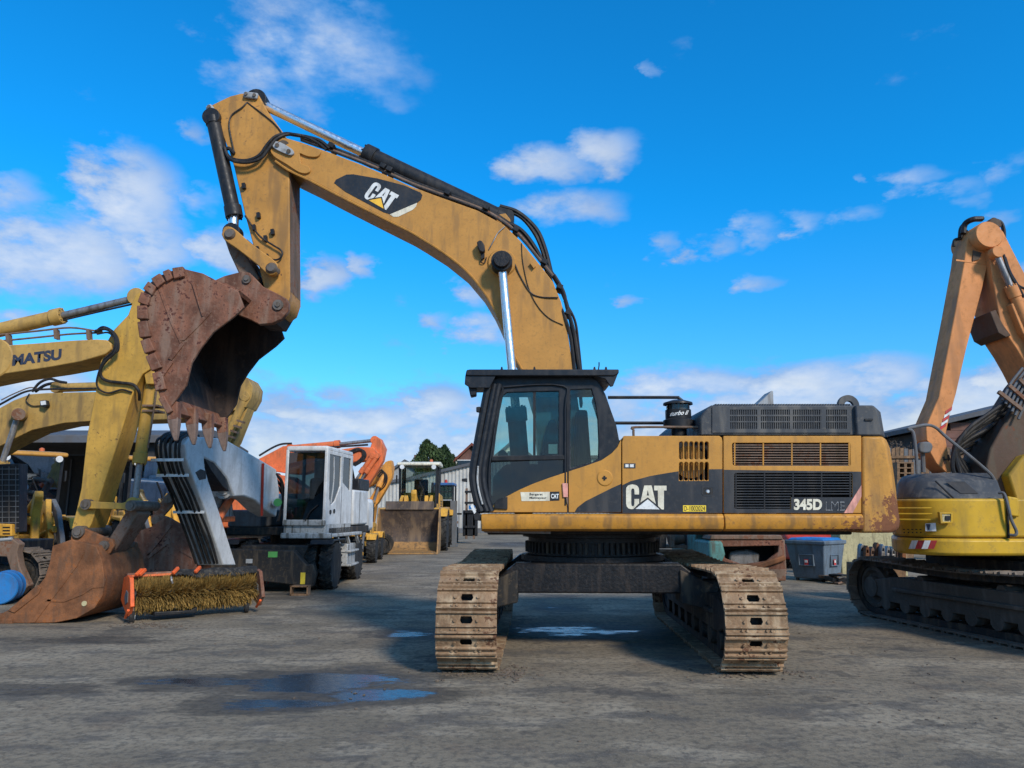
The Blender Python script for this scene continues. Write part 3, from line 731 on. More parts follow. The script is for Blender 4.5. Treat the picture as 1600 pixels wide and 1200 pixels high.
def between(name, pts, mat, a=YN+.09, b=YN+.98, bev=.01): return MB().px(pts, a, b).build(name, mat, cab, bevel=bev)
between('cab_roof', [(768, 594), (780, 589), (924, 589), (935, 596), (938, 604), (768, 604)], 'cab_black')
between('cab_floor', [(748, 790), (968, 790), (971, 801), (752, 801)], 'black')
between('rear_wall', [(938, 604), (946, 618), (956, 645), (968, 690), (970, 790), (962, 790), (960, 700), (948, 650), (936, 612)], 'cab_black')
between('rear_panel', [(890, 736), (968, 736), (968, 790), (890, 790)], 'black', YN+.12, YN+.98)
for a, b in (((758, 612), (764, 612)), ((740, 735), (746, 735)), ((746, 795), (752, 795))):
    between('windscreen_bar', [a, b, (b[0], b[1]+7), (a[0], a[1]+7)], 'cab_black')
def pane(name, pts, mat='glass', Y=YN+.05, t=.008): return MB().px(pts, Y, Y+t).build(name, mat, cab, smooth=False)
pane('window_pane', [(769, 714), (773, 680), (779, 641), (785, 614), (792, 610), (875, 609), (875, 714)])
pane('window_pane', [(765, 792), (765, 720), (882, 716), (882, 739), (845, 753), (800, 773), (780, 783)], 'glass_dark')
pane('window_pane', [(889, 733), (889, 607), (926, 605), (937, 655), (937, 718)], 'glass')
pane('window_pane', [(769, 714), (773, 680), (779, 641), (785, 614), (792, 610), (875, 609), (875, 714)], 'glass_clear', YN+1.01)
pane('window_pane', [(889, 733), (889, 607), (926, 605), (937, 655), (937, 718)], 'glass_clear', YN+1.01)
q = MB(); q.extr([U(758, 616, YN+.1), U(741, 735, YN+.1), U(741, 735, YN+.97), U(758, 616, YN+.97)], (.008, 0, .002)); q.build('windscreen', 'glass', cab, smooth=False)
MB().px([(833, 612), (837, 612), (837, 711), (833, 711)], YN+.035, YN+.075).build('sash_bar', 'black', cab)
MB().px([(768, 713), (884, 711.5), (884, 718), (768, 720)], YN-.004, YN+.03).build('door_rail', 'black', cab, bevel=.004)
MB().px([(885.5, 604), (888.5, 604), (888.5, 800), (885.5, 800)], YN+.008, YN+.03).build('door_gap_seal', 'black', cab)
MB().tube([U(x, y, YN+.0) for x, y in ((766, 795), (764, 740), (770, 690), (778, 635), (785, 610), (795, 604), (880, 603), (883, 640), (883, 790))], .012, 8, 4).build('door_frame_edge', 'cab_black', cab)
# yellow lower cab panels
yd = MB().px([(765.5, 800.5), (767, 794), (775, 785), (790, 776.5), (812, 765), (835, 755), (860, 746), (886, 737.5), (886, 800.5)], YN-.005, YN+.018).build('door_lower_panel', 'cat', cab, bevel=.006)
yr = MB().px([(888.5, 800.5), (888.5, 736.5), (915, 728), (940, 719), (956, 708), (965, 698), (970.5, 686), (970.7, 800.5)], YN-.005, YN+.018).build('cab_rear_panel', 'cat', cab, bevel=.006)
poly('dark_swoosh', [(898, 800), (902, 793), (915, 783), (935, 773), (955, 763), (970.5, 756), (970.5, 800)], YN-.005, 'dark_panel', yr)
q = MB(); q.lathe([(.01, -.012), (.085, -.012), (.10, 0)], U(945, 747, YN-.005), (0, 1, 0), 24); oc = q.build('tie_down_boss', 'cat', yr)
q = MB(); c = U(944.5, 747, YN-.018); q.box(c, (.055, .01, .02)); q.box(c+Vector((0, -.001, 0)), (.02, .01, .055)); q.build('cross_slot', 'black', oc)
poly('dealer_sticker', [(813, 769), (859, 768.5), (859, 782.5), (815, 783)], YN-.005, 'cream', yd)
lettering('dealer_name', 'Bargarst', ((827.5, 770.5), (827.5, 775), (848, 775)), YN-.005, 'decal_black', yd, .01, push=.007)
lettering('dealer_name', 'Metinsyeur', ((827.5, 776), (827.5, 780.5), (854, 780.5)), YN-.005, 'decal_black', yd, .01, push=.007)
poly('sticker_ground', [(859.5, 768.3), (874, 768), (874, 782), (859.5, 782.5)], YN-.005, 'decal_black', yd)
lettering('sticker_logo', 'CAT', ((861, 771.5), (861, 779), (873, 779)), YN-.005, 'white_decal', yd, .04, push=.008)
MB().px([(772, 795), (773, 786), (779, 779), (793, 776), (793, 796)], YN-.03, YN-.004).build('step_lamp', 'black', yd, bevel=.006)
MB().px([(878.5, 755), (887, 755), (887.5, 777), (880, 777)], YN-.03, YN-.004).build('door_hinge', 'stripe_pink', yd, bevel=.005)
MB().px([(884, 777), (888, 777), (888, 792), (886, 786)], YN-.02, YN-.004).build('hinge_strap', 'rusty_under', yd)
# front post wrapped in guard bars
for k, (dxp, Yk, rr) in enumerate(((0, YN+.0, .05), (9, YN-.02, .035), (16, YN-.01, .04), (4, YN+1.0, .05))):
    MB().tube([U(x+dxp, y, Yk) for x, y in ((764, 600), (756, 640), (745, 700), (739, 742), (744, 775), (752, 799))], rr, 9, 5).build('front_guard_post', 'cab_black', cab)
MB().tube([U(x, y, YN-.06) for x, y in ((747, 728), (746, 750), (749, 770), (754, 788))], .012, 7, 4).build('grab_rail', 'white_dirty', cab)
MB().px([(735, 791), (739, 787), (744, 800), (741, 803)], YN-.05, YN-.045).build('hanging_tag', 'white_decal', cab, smooth=False)
MB().px([(739, 802), (747, 799), (752, 806), (752, 814), (741, 813)], YN-.02, YN+.15).build('step_bracket', 'black', cab, bevel=.01)
for x, y, w, h in ((744, 636, 6, 8), (721.5, 748, 8, 5)): MB().px([(x, y), (x+w, y-1), (x+w, y+h), (x, y+h-1)], YN-.06, YN+.02).build('marker_lamp', 'black', cab, bevel=.006)
# roof guard with work lamps
rg = MB().px([(727, 586), (729, 578), (734, 577), (967, 577), (967, 583), (960, 587), (735, 587)], YN-.12, YN+1.2).build('roof_guard', 'cab_black', cab, bevel=.01)
for Ya in (YN-.10, YN+1.12):
    for pts in ([(925, 586), (966, 583), (958, 603), (954, 604), (946, 592)], [(727, 586), (775, 586), (765, 606), (735, 606), (726, 600)]): MB().px(pts, Ya, Ya+.04).build('guard_bracket', 'cab_black', rg, bevel=.006)
for k in range(4):
    Yk = YN-.05+k*.36; MB().px([(728, 590), (744, 590), (744, 617), (735, 619), (732, 606)], Yk, Yk+.16).build('work_lamp', 'black', rg, bevel=.012)
for x in (782, 833, 927, 945): MB().px([(x, 577.5), (x+4, 577.5), (x+3, 573), (x+1, 573)], YN+.2, YN+.24).build('guard_bolt', 'black', rg)
MB().tube([U(935, 578, 9.6), U(936, 571, 9.6), U(936, 566, 9.6)], .008, 6).build('antenna', 'black', rg)
# inside the cab
MB().px([(842, 770), (846, 712), (853, 672), (858, 655), (868, 655), (872, 670), (873, 700), (874, 735), (888, 740), (888, 770)], YN+.38, YN+.80).build('seat', 'seat', cab, bevel=.04)
MB().px([(838, 735), (872, 735), (872, 742), (838, 742)], YN+.24, YN+.34).build('arm_rest', 'seat', cab, bevel=.02)
MB().tube([U(840, 720, YN+.3), U(848, 705, YN+.3), U(858, 688, YN+.3)], .014, 7).build('control_lever', 'seat', cab)
MB().px([(779, 712), (778, 706), (786, 702), (793, 708), (795, 716), (779, 716)], YN+.4, YN+.6).build('monitor', 'black', cab, bevel=.01)
MB().px([(900, 735), (902, 640), (918, 640), (925, 735)], YN+.5, YN+.9).build('rear_console', 'seat', cab, bevel=.03)
MB().px([(857, 694), (871, 694), (871, 709), (857, 709)], YN+.06, YN+.064).build('window_notice', 'white_decal', cab, smooth=False)
# right-hand tank on the far side of the boom
MB().px([(770, 800), (770, 745), (790, 725), (960, 725), (960, 800)], 11.1, YF).build('fuel_tank', 'cat', EX, bevel=.04)
# ---------------------------------------------------------------- boom, stick, bucket of the big excavator
BN, BF = 10.26, 10.94
boom_top = [(421, 228), (424, 220), (432, 215), (446, 215), (470, 222), (512, 237), (562, 256), (600, 272), (640, 290), (680, 305), (747, 329), (787, 351), (813, 376), (843, 413), (864, 440), (877, 472), (885, 507), (896, 576), (905, 640), (912, 740)]
boom_bot = [(845, 745), (835, 640), (816, 576), (803, 552), (785, 509), (773, 483), (755, 453), (728, 421), (693, 393), (660, 372), (640, 360), (600, 340), (525, 302), (485, 281), (450, 264), (430, 250), (423, 240)]
boom = MB().px(boom_top+boom_bot, BN, BF).build('boom', 'cat_arm', EX, bevel=.012)
# welded lips along the near plate
def sm2(pts, n=5): return [(p.x, p.y) for p in smooth_path([Vector((x, y, 0)) for x, y in pts], n)]
q = MB(); q.tube([U(x, y+1.5, BN) for x, y in boom_bot[2:-1]], .018, 6, 3); q.build('lower_weld_lip', 'cat_arm', boom)
MB().px(sm2([(421, 228), (426, 219), (440, 215), (456, 219), (470, 225), (498, 233), (500, 240), (494, 245), (480, 244), (468, 239)], 4)+sm2([(470, 255), (483, 261), (484, 268), (476, 271), (465, 268), (448, 257), (430, 246), (423, 238)], 4), BN-.035, BN+.001).build('boom_tip_plate', 'cat_arm', boom, bevel=.008)
for a, b in (((426, 222), (458, 240)),):
    q = MB()
    q.px(sm2([(425, 226), (429, 221), (438, 222), (455, 232), (459, 238), (455, 242), (446, 240), (429, 232), (425, 226)], 3)[:-1], BN-.075, BN-.034); pl = q.build('pin_retainer', 'grey_light', boom, bevel=.006)
    for x, y in ((433, 226.5), (451, 236)): MB().cyl(U(x, y, BN-.10), U(x, y, BN-.06), .03, seg=12).build('retainer_bolt', 'pin_steel', pl)
MB().cyl(U(443, 230, BN-.03), U(443, 230, BF+.06), .10, seg=24).build('stick_pivot_pin', 'pin_steel', boom)
# black flash with the maker's letters
fl = poly('boom_flash', [(522, 286), (525, 281), (541, 273), (552, 272.5), (590, 279), (632, 290), (657, 301), (660, 305), (658, 312), (650, 319), (610, 335), (600, 332), (540, 300)], BN, 'decal_black', boom, .005)
poly('flash_stripe', [(609, 335.3), (652, 317), (650, 323), (645, 328), (622, 339), (615, 339)], BN, 'cream', boom, .006)
def bl(x, y):
    zx = 835+(x-685)*.697+(y-497)*-.535; zy = 885+(x-685)*.374+(y-497)*.739
    return 520+zx/10, 240+zy/10
cat_logo(boom, bl, BN, 'white_decal', 'decal_yellow')
# boom rams, near and far
for Yk in (BN-.16, BF+.16):
    ram(EX, U(818, 790, Yk), U(806, 640, Yk), U(784, 411, Yk), .125, .062, 'black', name='boom_cylinder')
c = U(784, 411, BN-.16)
MB().cyl(c-Vector((0, .15, 0)), c+Vector((0, .9, 0)), .075, seg=20).build('boom_cylinder_pin', 'black_grease', boom)
q = MB(); q.lathe([(.05, -.17), (.105, -.17), (.115, -.12), (.115, .0), (.05, .0)], c, (0, 1, 0), 22); q.build('rod_end_cap', 'black_grease', boom)
MB().lathe([(.10, -.03), (.19, -.03), (.21, 0), (.10, 0)], U(784, 411, BN), (0, 1, 0), 30).build('pin_boss', 'cat_arm', boom)
# work lamp on the boom side
wl = MB().px([(745, 378), (749, 375), (753, 376), (757, 383), (758, 391), (755, 394), (749, 392), (746, 385)], BN-.12, BN-.02).build('boom_lamp', 'black', boom, bevel=.012)
MB().px([(751, 393), (757, 393), (757, 402), (752, 405)], BN-.06, BN-.001).build('lamp_bracket', 'black', wl)
MB().tube([U(756, 403, BN-.02), U(751, 409, BN-.03), U(757, 411, BN-.02), U(760, 402, BN-.02)], .008, 6).build('lamp_cable', 'hose', wl)
def hose(pts, r, mat='hose', par=None, name='hose', n=6): return MB().tube([U(*p) for p in pts], r, 7, n).build(name, mat, par or boom)
hose([(764, 390, BN-.01), (771, 377, BN-.03), (778, 364, BN-.02), (789, 354, BN-.01)], .009, 'steel', name='grease_line')
hose([(793, 410, BN-.02), (803, 411, BN-.02), (812, 430, BN-.01), (828, 456, BN-.01), (845, 464, BN-.01), (872, 465, BN-.02)], .010, name='grease_line')
hose([(815, 380, BN-.01), (817, 410, BN-.01), (826, 450, BN-.01), (840, 478, BN-.01), (858, 497, BN-.01), (880, 508, BN-.01)], .006, name='grease_line')
MB().px([(828, 411), (831, 408), (837, 416), (834, 419)], BN-.05, BN).build('hose_clip', 'cat_arm', boom)
# stick ram on top of the boom
ram(EX, U(786, 343, YC), U(572, 241, YC), U(403, 160, YC), .135, .072, 'black', name='stick_cylinder')
for Ya in (YC-.16, YC+.12): MB().px([(775, 345), (778, 335), (790, 333), (797, 342), (800, 360), (785, 352)], Ya, Ya+.04).build('ram_bracket', 'cat_arm', boom, bevel=.01)
# pipework along the top of the boom
for k, (dy, Yk, rr, mt) in enumerate(((-5, BN+.06, .022, 'rusty_under'), (-8, BN+.16, .026, 'hose'), (-3, BN+.02, .016, 'hose'), (-9, BF-.1, .024, 'hose'), (-6, BF-.04, .022, 'rusty_under'))):
    pts = [(470, 222), (512, 237), (562, 256), (600, 272), (640, 290), (680, 305), (747, 329), (787, 351), (813, 376), (843, 413), (864, 440), (880, 472), (889, 507), (900, 576), (906, 640)]
    hose([(x+(2 if x > 790 else 0), y+dy, Yk) for x, y in pts[(0 if k else 1):]], rr, mt, name='boom_pipe', n=4)
for x, y in ((520, 236), (600, 268), (610, 273), (700, 309), (760, 332), (806, 366), (850, 416), (874, 455), (887, 495)):
    MB().beam(U(x-4, y-6, BN+.10), U(x+4, y-2, BN+.10), .26, .07).build('pipe_clamp', 'black', boom, bevel=.006)
for pts, r in (([(781, 322, YC-.1), (810, 332, YC-.1), (838, 358, YC-.1), (852, 390, YC-.1), (862, 430, YC-.1)], .032), ([(787, 345, YC-.2), (815, 360, YC-.2), (838, 390, YC-.2), (855, 425, YC-.2), (866, 455, YC-.2)], .03), ([(778, 327, YC+.1), (812, 338, YC+.1), (836, 366, YC+.1), (850, 400, YC+.1), (858, 430, YC+.1)], .03),
               ([(866, 430, BN), (880, 455, BN), (886, 480, BN), (897, 520, BN), (906, 580, BN)], .028), ([(860, 440, BN+.1), (872, 470, BN+.05), (884, 500, BN), (892, 530, BN), (898, 580, BN)], .026), ([(882, 470, BN+.2), (898, 500, BN+.2), (904, 540, BN+.2), (910, 600, BN+.2)], .02)):
    hose(pts, r)
# ---------------------------------------------------------------- stick
SN, SF = 10.32, 10.88
st = [(321, 180), (323, 171), (331, 164), (345, 157), (360, 150), (376, 146), (396, 144.5), (404, 148), (409, 158), (418, 174), (430, 190), (443, 208), (450, 225), (452, 262), (452.5, 380), (453, 463), (447, 481), (436, 489), (424, 487), (416, 474), (412, 448), (405, 418), (392, 370), (382, 332), (366, 262), (355, 225), (347, 192), (342, 184), (333, 188), (325, 187)]
stick = MB().px(st, SN, SF).build('stick', 'cat_stick', EX, bevel=.012)
MB().extr([U(453.2, 268, SN+.02), U(453.2, 455, SN+.02), U(453.2, 455, SN+.02)+Vector((0, .50, 0)), U(453.2, 268, SN+.02)+Vector((0, .50, 0))], (.006, 0, 0)).build('worn_underside', 'rusty_under', stick, smooth=False)
hd = MB().px(sm2([(341, 188), (343, 172), (350, 164), (372, 157), (384, 160), (400, 166), (420, 180), (436, 200), (441, 212), (432, 224), (415, 238), (396, 247), (380, 249), (366, 250), (358, 235), (350, 215), (341, 188)], 3)[:-1], SN-.03, SN+.001).build('stick_head_plate', 'cat_stick', stick, bevel=.008)
for x, y, ang in ((393, 151, -8), (333, 175, -50)):
    c = U(x, y, SN); rt = Matrix.Rotation(R(-ang), 3, 'Y')
    q = MB(); q.box(c-Vector((0, .03, 0)), (.22, .05, .10), rt); p_ = q.build('pin_retainer', 'grey_light', stick, bevel=.03, seg=3)
    for s in (-1, 1):
        cc2 = c+rt @ Vector((s*.065, -.055, 0)); MB().cyl(cc2-Vector((0, .02, 0)), cc2+Vector((0, .02, 0)), .026, seg=10).build('retainer_bolt', 'pin_steel', p_)
hose([(366, 240, SN-.06), (358, 232, SN-.08), (352, 236, SN-.08), (362, 248, SN-.09), (385, 251, SN-.1), (405, 243, SN-.1), (418, 226, SN-.1), (430, 214, SN-.1), (446, 209, SN-.06), (462, 211, BN-.03), (480, 214, BN), (500, 220, BN), (515, 232, BN)], .028, par=stick)
hose([(350, 230, SN-.10), (360, 249, SN-.12), (385, 254, SN-.13), (408, 247, SN-.13), (421, 231, SN-.13), (434, 216, SN-.12), (452, 210, SN-.08), (475, 213, BN-.02), (495, 222, BN), (510, 234, BN)], .024, par=stick)
hose([(386, 160, SN-.03), (378, 168, SN-.05), (362, 180, SN-.05), (358, 195, SN-.05), (361, 215, SN-.05), (366, 238, SN-.05)], .011, name='grease_line', par=stick)
hose([(386, 160, SN-.03), (405, 174, SN-.04), (425, 190, SN-.04), (437, 203, SN-.04), (441, 212, SN-.04)], .010, name='grease_line', par=stick)
hose([(383, 337, SN-.03), (395, 355, SN-.04), (407, 370, SN-.05), (425, 382, SN-.05), (440, 392, SN-.05), (439, 402, SN-.05), (430, 406, SN-.05), (417, 402, SN-.05), (400, 388, SN-.08), (385, 375, SN-.10)], .014, name='grease_line', par=stick)
for x, y in ((395, 355), (413, 372), (379, 290), (402, 336), (400, 389), (415, 401), (424, 362)): MB().px([(x-2, y-4), (x+3, y-5), (x+4, y+3), (x-1, y+4)], SN-.06, SN).build('hose_clip', 'black', stick)
# bucket ram, links
ram(EX, U(333, 186, SN-.02), U(366, 338, SN-.02), U(361, 364, SN-.02)+Vector((.03, 0, 0)), .105, .075, 'black', name='bucket_cylinder')
lk = None
for Ya in (SN-.20, SF+.08):
    q = MB().px(sm2([(346, 366), (350, 355), (360, 354), (372, 362), (392, 380), (430, 408), (433, 419), (428, 428), (418, 428), (400, 412), (372, 390), (352, 376), (346, 366)], 3)[:-1], Ya, Ya+.10); lk = q.build('idler_link', 'cat_stick', EX, bevel=.012)
    for x, y in ((359, 366), (424, 419)): MB().lathe([(.02, -.04), (.055, -.04), (.085, 0), (.085, .14), (.02, .14)], U(x, y, Ya), (0, 1, 0), 20).build('link_pin', 'pin_steel', lk)
q = MB().px([(350, 372), (362, 366), (372, 380), (386, 402), (404, 434), (398, 446), (380, 440), (372, 425), (358, 395)], SN-.02, SF+.02); pk = q.build('power_link', 'rusty_under', EX, bevel=.02)
MB().px([(372, 385), (380, 392), (412, 440), (404, 446), (392, 430)], SN+.1, SF-.1).build('link_web', 'black_grease', pk)
# ---------------------------------------------------------------- bucket
KN, KF = 9.62, 11.46
side = [(336, 437), (317, 427), (288, 420), (267, 423), (253, 429), (236, 440), (225, 455), (218, 475), (218, 500), (222, 529), (230, 553), (241, 580), (247, 612), (254, 634), (262, 641), (271, 630), (291, 601), (299, 567), (314, 543), (333, 519), (365, 495), (381, 480), (372, 455)]
bk = MB().px(side, KN, KN+.05).build('bucket_side', 'bucket_rust', EX, bevel=.01)
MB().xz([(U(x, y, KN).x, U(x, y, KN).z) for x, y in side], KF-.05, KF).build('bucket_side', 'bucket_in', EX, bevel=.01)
prof = [(372, 452), (352, 441)]+side[:14]+[(258, 642)]
pw = [(U(x, y, KN).x, U(x, y, KN).z) for x, y in prof]
sh = MB().strip(pw, KN+.05, KF-.05, .05).build('bucket_shell', 'bucket_rust', EX)
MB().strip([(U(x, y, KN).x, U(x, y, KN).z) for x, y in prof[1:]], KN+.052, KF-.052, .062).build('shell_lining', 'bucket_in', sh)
# raised wear strips on the near side
for kk, pts in enumerate(([(247, 452), (252, 450), (270, 500), (285, 532), (281, 537), (266, 505)], [(281, 532), (288, 532), (315, 505), (330, 488), (324, 488), (300, 510)], [(262, 560), (282, 536), (287, 538), (268, 563)], [(299, 442), (303, 441), (312, 478), (320, 494), (315, 494)], [(247, 590), (251, 594), (270, 566), (266, 563)])):
    MB().px(pts, KN-.010-.004*kk, KN+.012+.003*kk).build('wear_strip', 'bucket_rust', bk, bevel=.005)
# heel shrouds along the curved edge
ed = side[2:13]
for i in range(10):
    a, b = Vector(ed[i]), Vector(ed[i+1]); d = (b-a).normalized(); nrm = Vector((-d.y, d.x)); nrm = nrm if nrm.dot(Vector((290, 520))-a) > 0 else -nrm
    a2, b2 = a+d*2.0, b-d*2.0
    MB().px([tuple(a2-nrm*4.5), tuple(b2-nrm*4.5), tuple(b2+nrm*13), tuple(a2+nrm*11)], KN-.05, KN+.02).build('heel_shroud', 'bucket_rust', bk, bevel=.012)
    MB().xz([(U(*p_, KN).x, U(*p_, KN).z) for p_ in (tuple(a2-nrm*4), tuple(b2-nrm*4), tuple(b2+nrm*6), tuple(a2+nrm*6))], KF-.02, KF+.05).build('heel_shroud', 'bucket_rust', bk, bevel=.012)
# lip, adapters, teeth
lp0, lp1 = U(250, 622, KN), U(264, 646, KN)
ld = Vector((lp1.x-lp0.x, 0, lp1.z-lp0.z)).normalized(); ln_ = Vector((-ld.z, 0, ld.x))
q = MB(); dl = Vector((0, -.025, 0)); q.extr([lp0-ln_*.02+dl, lp1-ln_*.02+dl, lp1+ln_*.06+dl, lp0+ln_*.07+dl], (0, KF-KN+.05, 0)); lip = q.build('cutting_lip', 'bucket_rust', EX, bevel=.012)
td = Vector((.16, 0, -1)).normalized(); tn = Vector((1, 0, .16)).normalized()
for k in range(4):
    Yk = KN+.09+k*(KF-KN-.18)/3; c = lp1+Vector((0, Yk-KN, 0))+ln_*.025
    q = MB()
    q.extr([c-tn*.085-td*.16+Vector((0, -.062, 0)), c+tn*.09-td*.14+Vector((0, -.062, 0)), c+tn*.07+td*.10+Vector((0, -.062, 0)), c-tn*.07+td*.10+Vector((0, -.062, 0))], (0, .124, 0))
    ad = q.build('tooth_adapter', 'bucket_rust', lip, bevel=.02)
    q = MB(); rings = []
    for h, wy, wx in ((.06, .060, .072), (.16, .056, .062), (.28, .042, .040), (.37, .030, .016)):
        cc3 = c+td*h; rings.append([q.bm.verts.new(cc3+Vector((0, sy*wy, 0))+tn*(sx*wx)) for sx, sy in ((-1, -1), (1, -1), (1, 1), (-1, 1))])
    for a, b in zip(rings, rings[1:]):
        for i in range(4): q.bm.faces.new((a[i], a[(i+1) % 4], b[(i+1) % 4], b[i]))
    q.bm.faces.new(rings[0]); q.bm.faces.new(rings[-1])
    q.build('tooth', 'tooth', ad, bevel=.012)
# ears that take the stick and the link
for Ya in (SN-.17, SF+.07):
    e = MB().px([(330, 440), (350, 431), (378, 424), (390, 426), (400, 436), (410, 447), (432, 458), (447, 466), (451, 474), (450, 486), (440, 498), (425, 505), (405, 507), (392, 500), (372, 492), (350, 480)], Ya, Ya+.10).build('bucket_ear', 'bucket_rust', EX, bevel=.012)
    for x, y, r_ in ((435, 477, .075), (386, 437, .06)): MB().lathe([(.015, -.05), (r_*.45, -.05), (r_*.5, -.03), (r_, -.03), (r_, .13), (.015, .13)], U(x, y, Ya), (0, 1, 0), 20).build('ear_pin', 'pin_steel', e)
MB().px([(395, 448), (418, 460), (436, 480), (424, 500), (396, 498)], SN-.08, SF+.08).build('bucket_bridge', 'bucket_in', EX, bevel=.01)
# ================================================================ excavator arm with the bucket on the ground
KA = thing('arm_excavator', 'yellow excavator whose lettered boom and pitted stick rest a rust-orange bucket on the ground', 'excavator', (-8.2, 12.6, 0))
AN, AF = 12.36, 12.86
ab = MB().px([(-420, 640), (-200, 556), (-60, 543), (0, 540), (60, 536), (110, 532), (150, 530), (166, 531), (174, 537), (174, 545), (165, 553), (156, 556), (125, 565), (75, 574), (0, 585), (-60, 597), (-200, 640), (-420, 760)], AN-.10, AF+.10).build('boom', 'kom_boom', KA, bevel=.015)
q = MB(); o = lettering('boom_lettering', 'MATSU', ((20, 554.5), (19, 572), (96, 562)), AN-.10, 'decal_navy', ab, .05)
MB().lathe([(.02, -.02), (.33, -.02), (.35, 0)], U(-12, 560, AN-.10), (0, 1, 0), 30).build('boom_boss', 'kom_boom', ab)
ram(KA, U(-260, 575, 12.6), U(96, 493.5, 12.6), U(216, 465, 12.6), .125, .062, 'kom_boom', 'steel', name='stick_cylinder')
MB().tube([U(x, y+8, 12.6) for x, y in ((95, 493), (150, 480), (212, 466))], .018, 7).build('ram_pipe', 'hose', KA)
for dy, yy in ((0, AN+.1), (-10, AN+.05)):
    MB().tube([U(x, y+dy*(1 if x < 150 else .3), yy) for x, y in ((-150, 548), (0, 533), (60, 527), (110, 522), (150, 520), (160, 518))], .017, 7).build('boom_pipe', 'rusty_under', ab)
for x, y in ((10, 528), (85, 520), (136, 521)): MB().px([(x-2, y-6), (x+3, y-6), (x+4, y+9), (x-1, y+9)], AN+.02, AN+.12).build('pipe_bracket', 'rusty_under', ab)
for pts, r in (([(150, 517, AN-.02), (165, 514, AN-.1), (178, 522, AN-.16), (183, 538, AN-.16), (178, 552, AN-.16), (166, 563, AN-.14), (158, 575, AN-.12), (158, 588, AN-.08), (168, 595, AN-.06), (190, 598, AN-.05), (208, 601, AN-.05), (217, 612, AN-.03), (218, 625, AN+.1)], .026), ([(152, 522, AN-.02), (170, 520, AN-.12), (180, 533, AN-.18), (176, 549, AN-.18), (163, 561, AN-.15), (155, 580, AN-.1), (151, 598, AN-.06), (156, 609, AN-.05), (170, 614, AN-.04), (190, 609, AN-.04), (206, 613, AN-.03)], .016), ([(148, 520, AN), (160, 511, AN-.05), (175, 517, AN-.1), (184, 530, AN-.14), (184, 548, AN-.15), (172, 553, AN-.15)], .02)):
    MB().tube([U(*p) for p in pts], r, 8, 6).build('hose', 'hose', KA)
ast = [(207, 472), (211, 462), (217, 457), (224, 459), (229, 480), (231, 520), (233, 560), (237, 575), (223, 584), (214, 600), (206, 620), (187, 682), (160, 763), (143, 818), (131, 838), (116, 838), (112, 824), (120, 795), (127, 762), (136, 680), (141, 655), (150, 608), (157, 565), (168, 532), (178, 515), (200, 492)]
sk = MB().px(ast, AN, AF).build('stick', 'kom', KA, bevel=.012)
MB().px([(225, 584), (237, 576), (243, 585), (240, 600), (228, 600)], AN+.05, AF-.05).build('ram_lug', 'kom', sk, bevel=.01)
ram(KA, U(238, 585, 12.6), U(218, 722, 12.6), U(210, 788, 12.6), .098, .055, 'kom', 'steel', name='bucket_cylinder')
MB().tube([U(x+9, y, 12.45) for x, y in ((237, 600), (230, 650), (222, 700))], .014, 7).build('ram_pipe', 'rusty_under', KA)
for y in (632, 640): MB().px([(222, y), (246, y), (246, y+3), (222, y+3)], 12.47, 12.75).build('pipe_band', 'rusty_under', KA)
for Ya in (AN-.12, AF+.04):
    MB().px([(121, 788), (127, 780), (140, 783), (190, 786), (205, 781), (212, 790), (205, 799), (190, 796), (140, 795), (127, 797)], Ya, Ya+.08).build('idler_link', 'kom', KA, bevel=.012)
for x, y, r_, a, b in ((132, 788, .085, AN-.16, AF+.16), (203, 790, .085, AN-.2, AF+.2), (120, 831, .095, AN-.2, AF+.2), (160, 853, .08, AN-.2, AF+.2)):
    MB().lathe([(.02, 0), (r_*.6, 0), (r_*.6, .02), (r_, .02), (r_, b-a-.02), (r_*.6, b-a-.02), (.02, b-a)], U(x, y, a), (0, 1, 0), 22).build('link_pin', 'pin_steel', KA)
MB().px([(196, 800), (208, 792), (216, 802), (180, 860), (170, 866), (160, 855), (172, 838)], AN+.02, AF-.02).build('power_link', 'rusty_under', KA, bevel=.02)
# bucket
BAN, BAF = 11.98, 13.30
bs = [(82, 853), (112, 843), (150, 853), (159, 876), (163, 905), (160, 930), (148, 950), (120, 966), (87, 973), (47, 974), (0, 973.5), (-22, 975), (-12, 966), (15, 952), (60, 915), (70, 902), (77, 880)]
b1 = MB().px(bs, BAN, BAN+.045).build('bucket_side', 'bucket_orange', KA, bevel=.01)
bw = [(U(x, y, BAN).x, U(x, y, BAN).z) for x, y in bs]
MB().xz(bw, BAF-.045, BAF).build('bucket_side', 'bucket_orange', KA, bevel=.01)
cs = [(U(x, y, BAN).x, U(x, y, BAN).z) for x, y in ((-24, 976), (47, 974.5), (87, 973.5), (120, 966), (148, 950), (160, 930), (163, 905), (159, 876), (150, 853), (128, 846))]
MB().strip(cs, BAN+.045, BAF-.045, .04).build('bucket_shell', 'bucket_orange', KA)
for pts in ([(47, 973), (54, 973), (120, 885), (132, 862), (125, 862), (112, 885)], [(70, 940), (100, 941), (128, 930), (145, 919), (162, 918), (162, 914), (144, 914), (126, 926), (98, 937), (72, 936)]):
    MB().px(pts, BAN-.012, BAN+.001).build('wear_strip', 'bucket_orange', b1, bevel=.004)
MB().px([(12, 954), (58, 914), (64, 919), (60, 928), (22, 958)], BAN-.02, BAN+.06).build('side_cutter', 'bucket_orange', b1, bevel=.008)
MB().lathe([(.01, -.012), (.04, -.012), (.04, 0)], U(132, 943, BAN), (0, 1, 0), 14).build('plug', 'sand', b1)
MB().xz([(U(-24, 976, BAN).x, .0), (U(-75, 977, BAN).x, .015), (U(-24, 976, BAN).x, .07), (U(20, 974, BAN).x, .07), (U(20, 974, BAN).x, 0)], BAN-.02, BAF+.02).build('cutting_edge', 'bucket_orange', KA, bevel=.006)
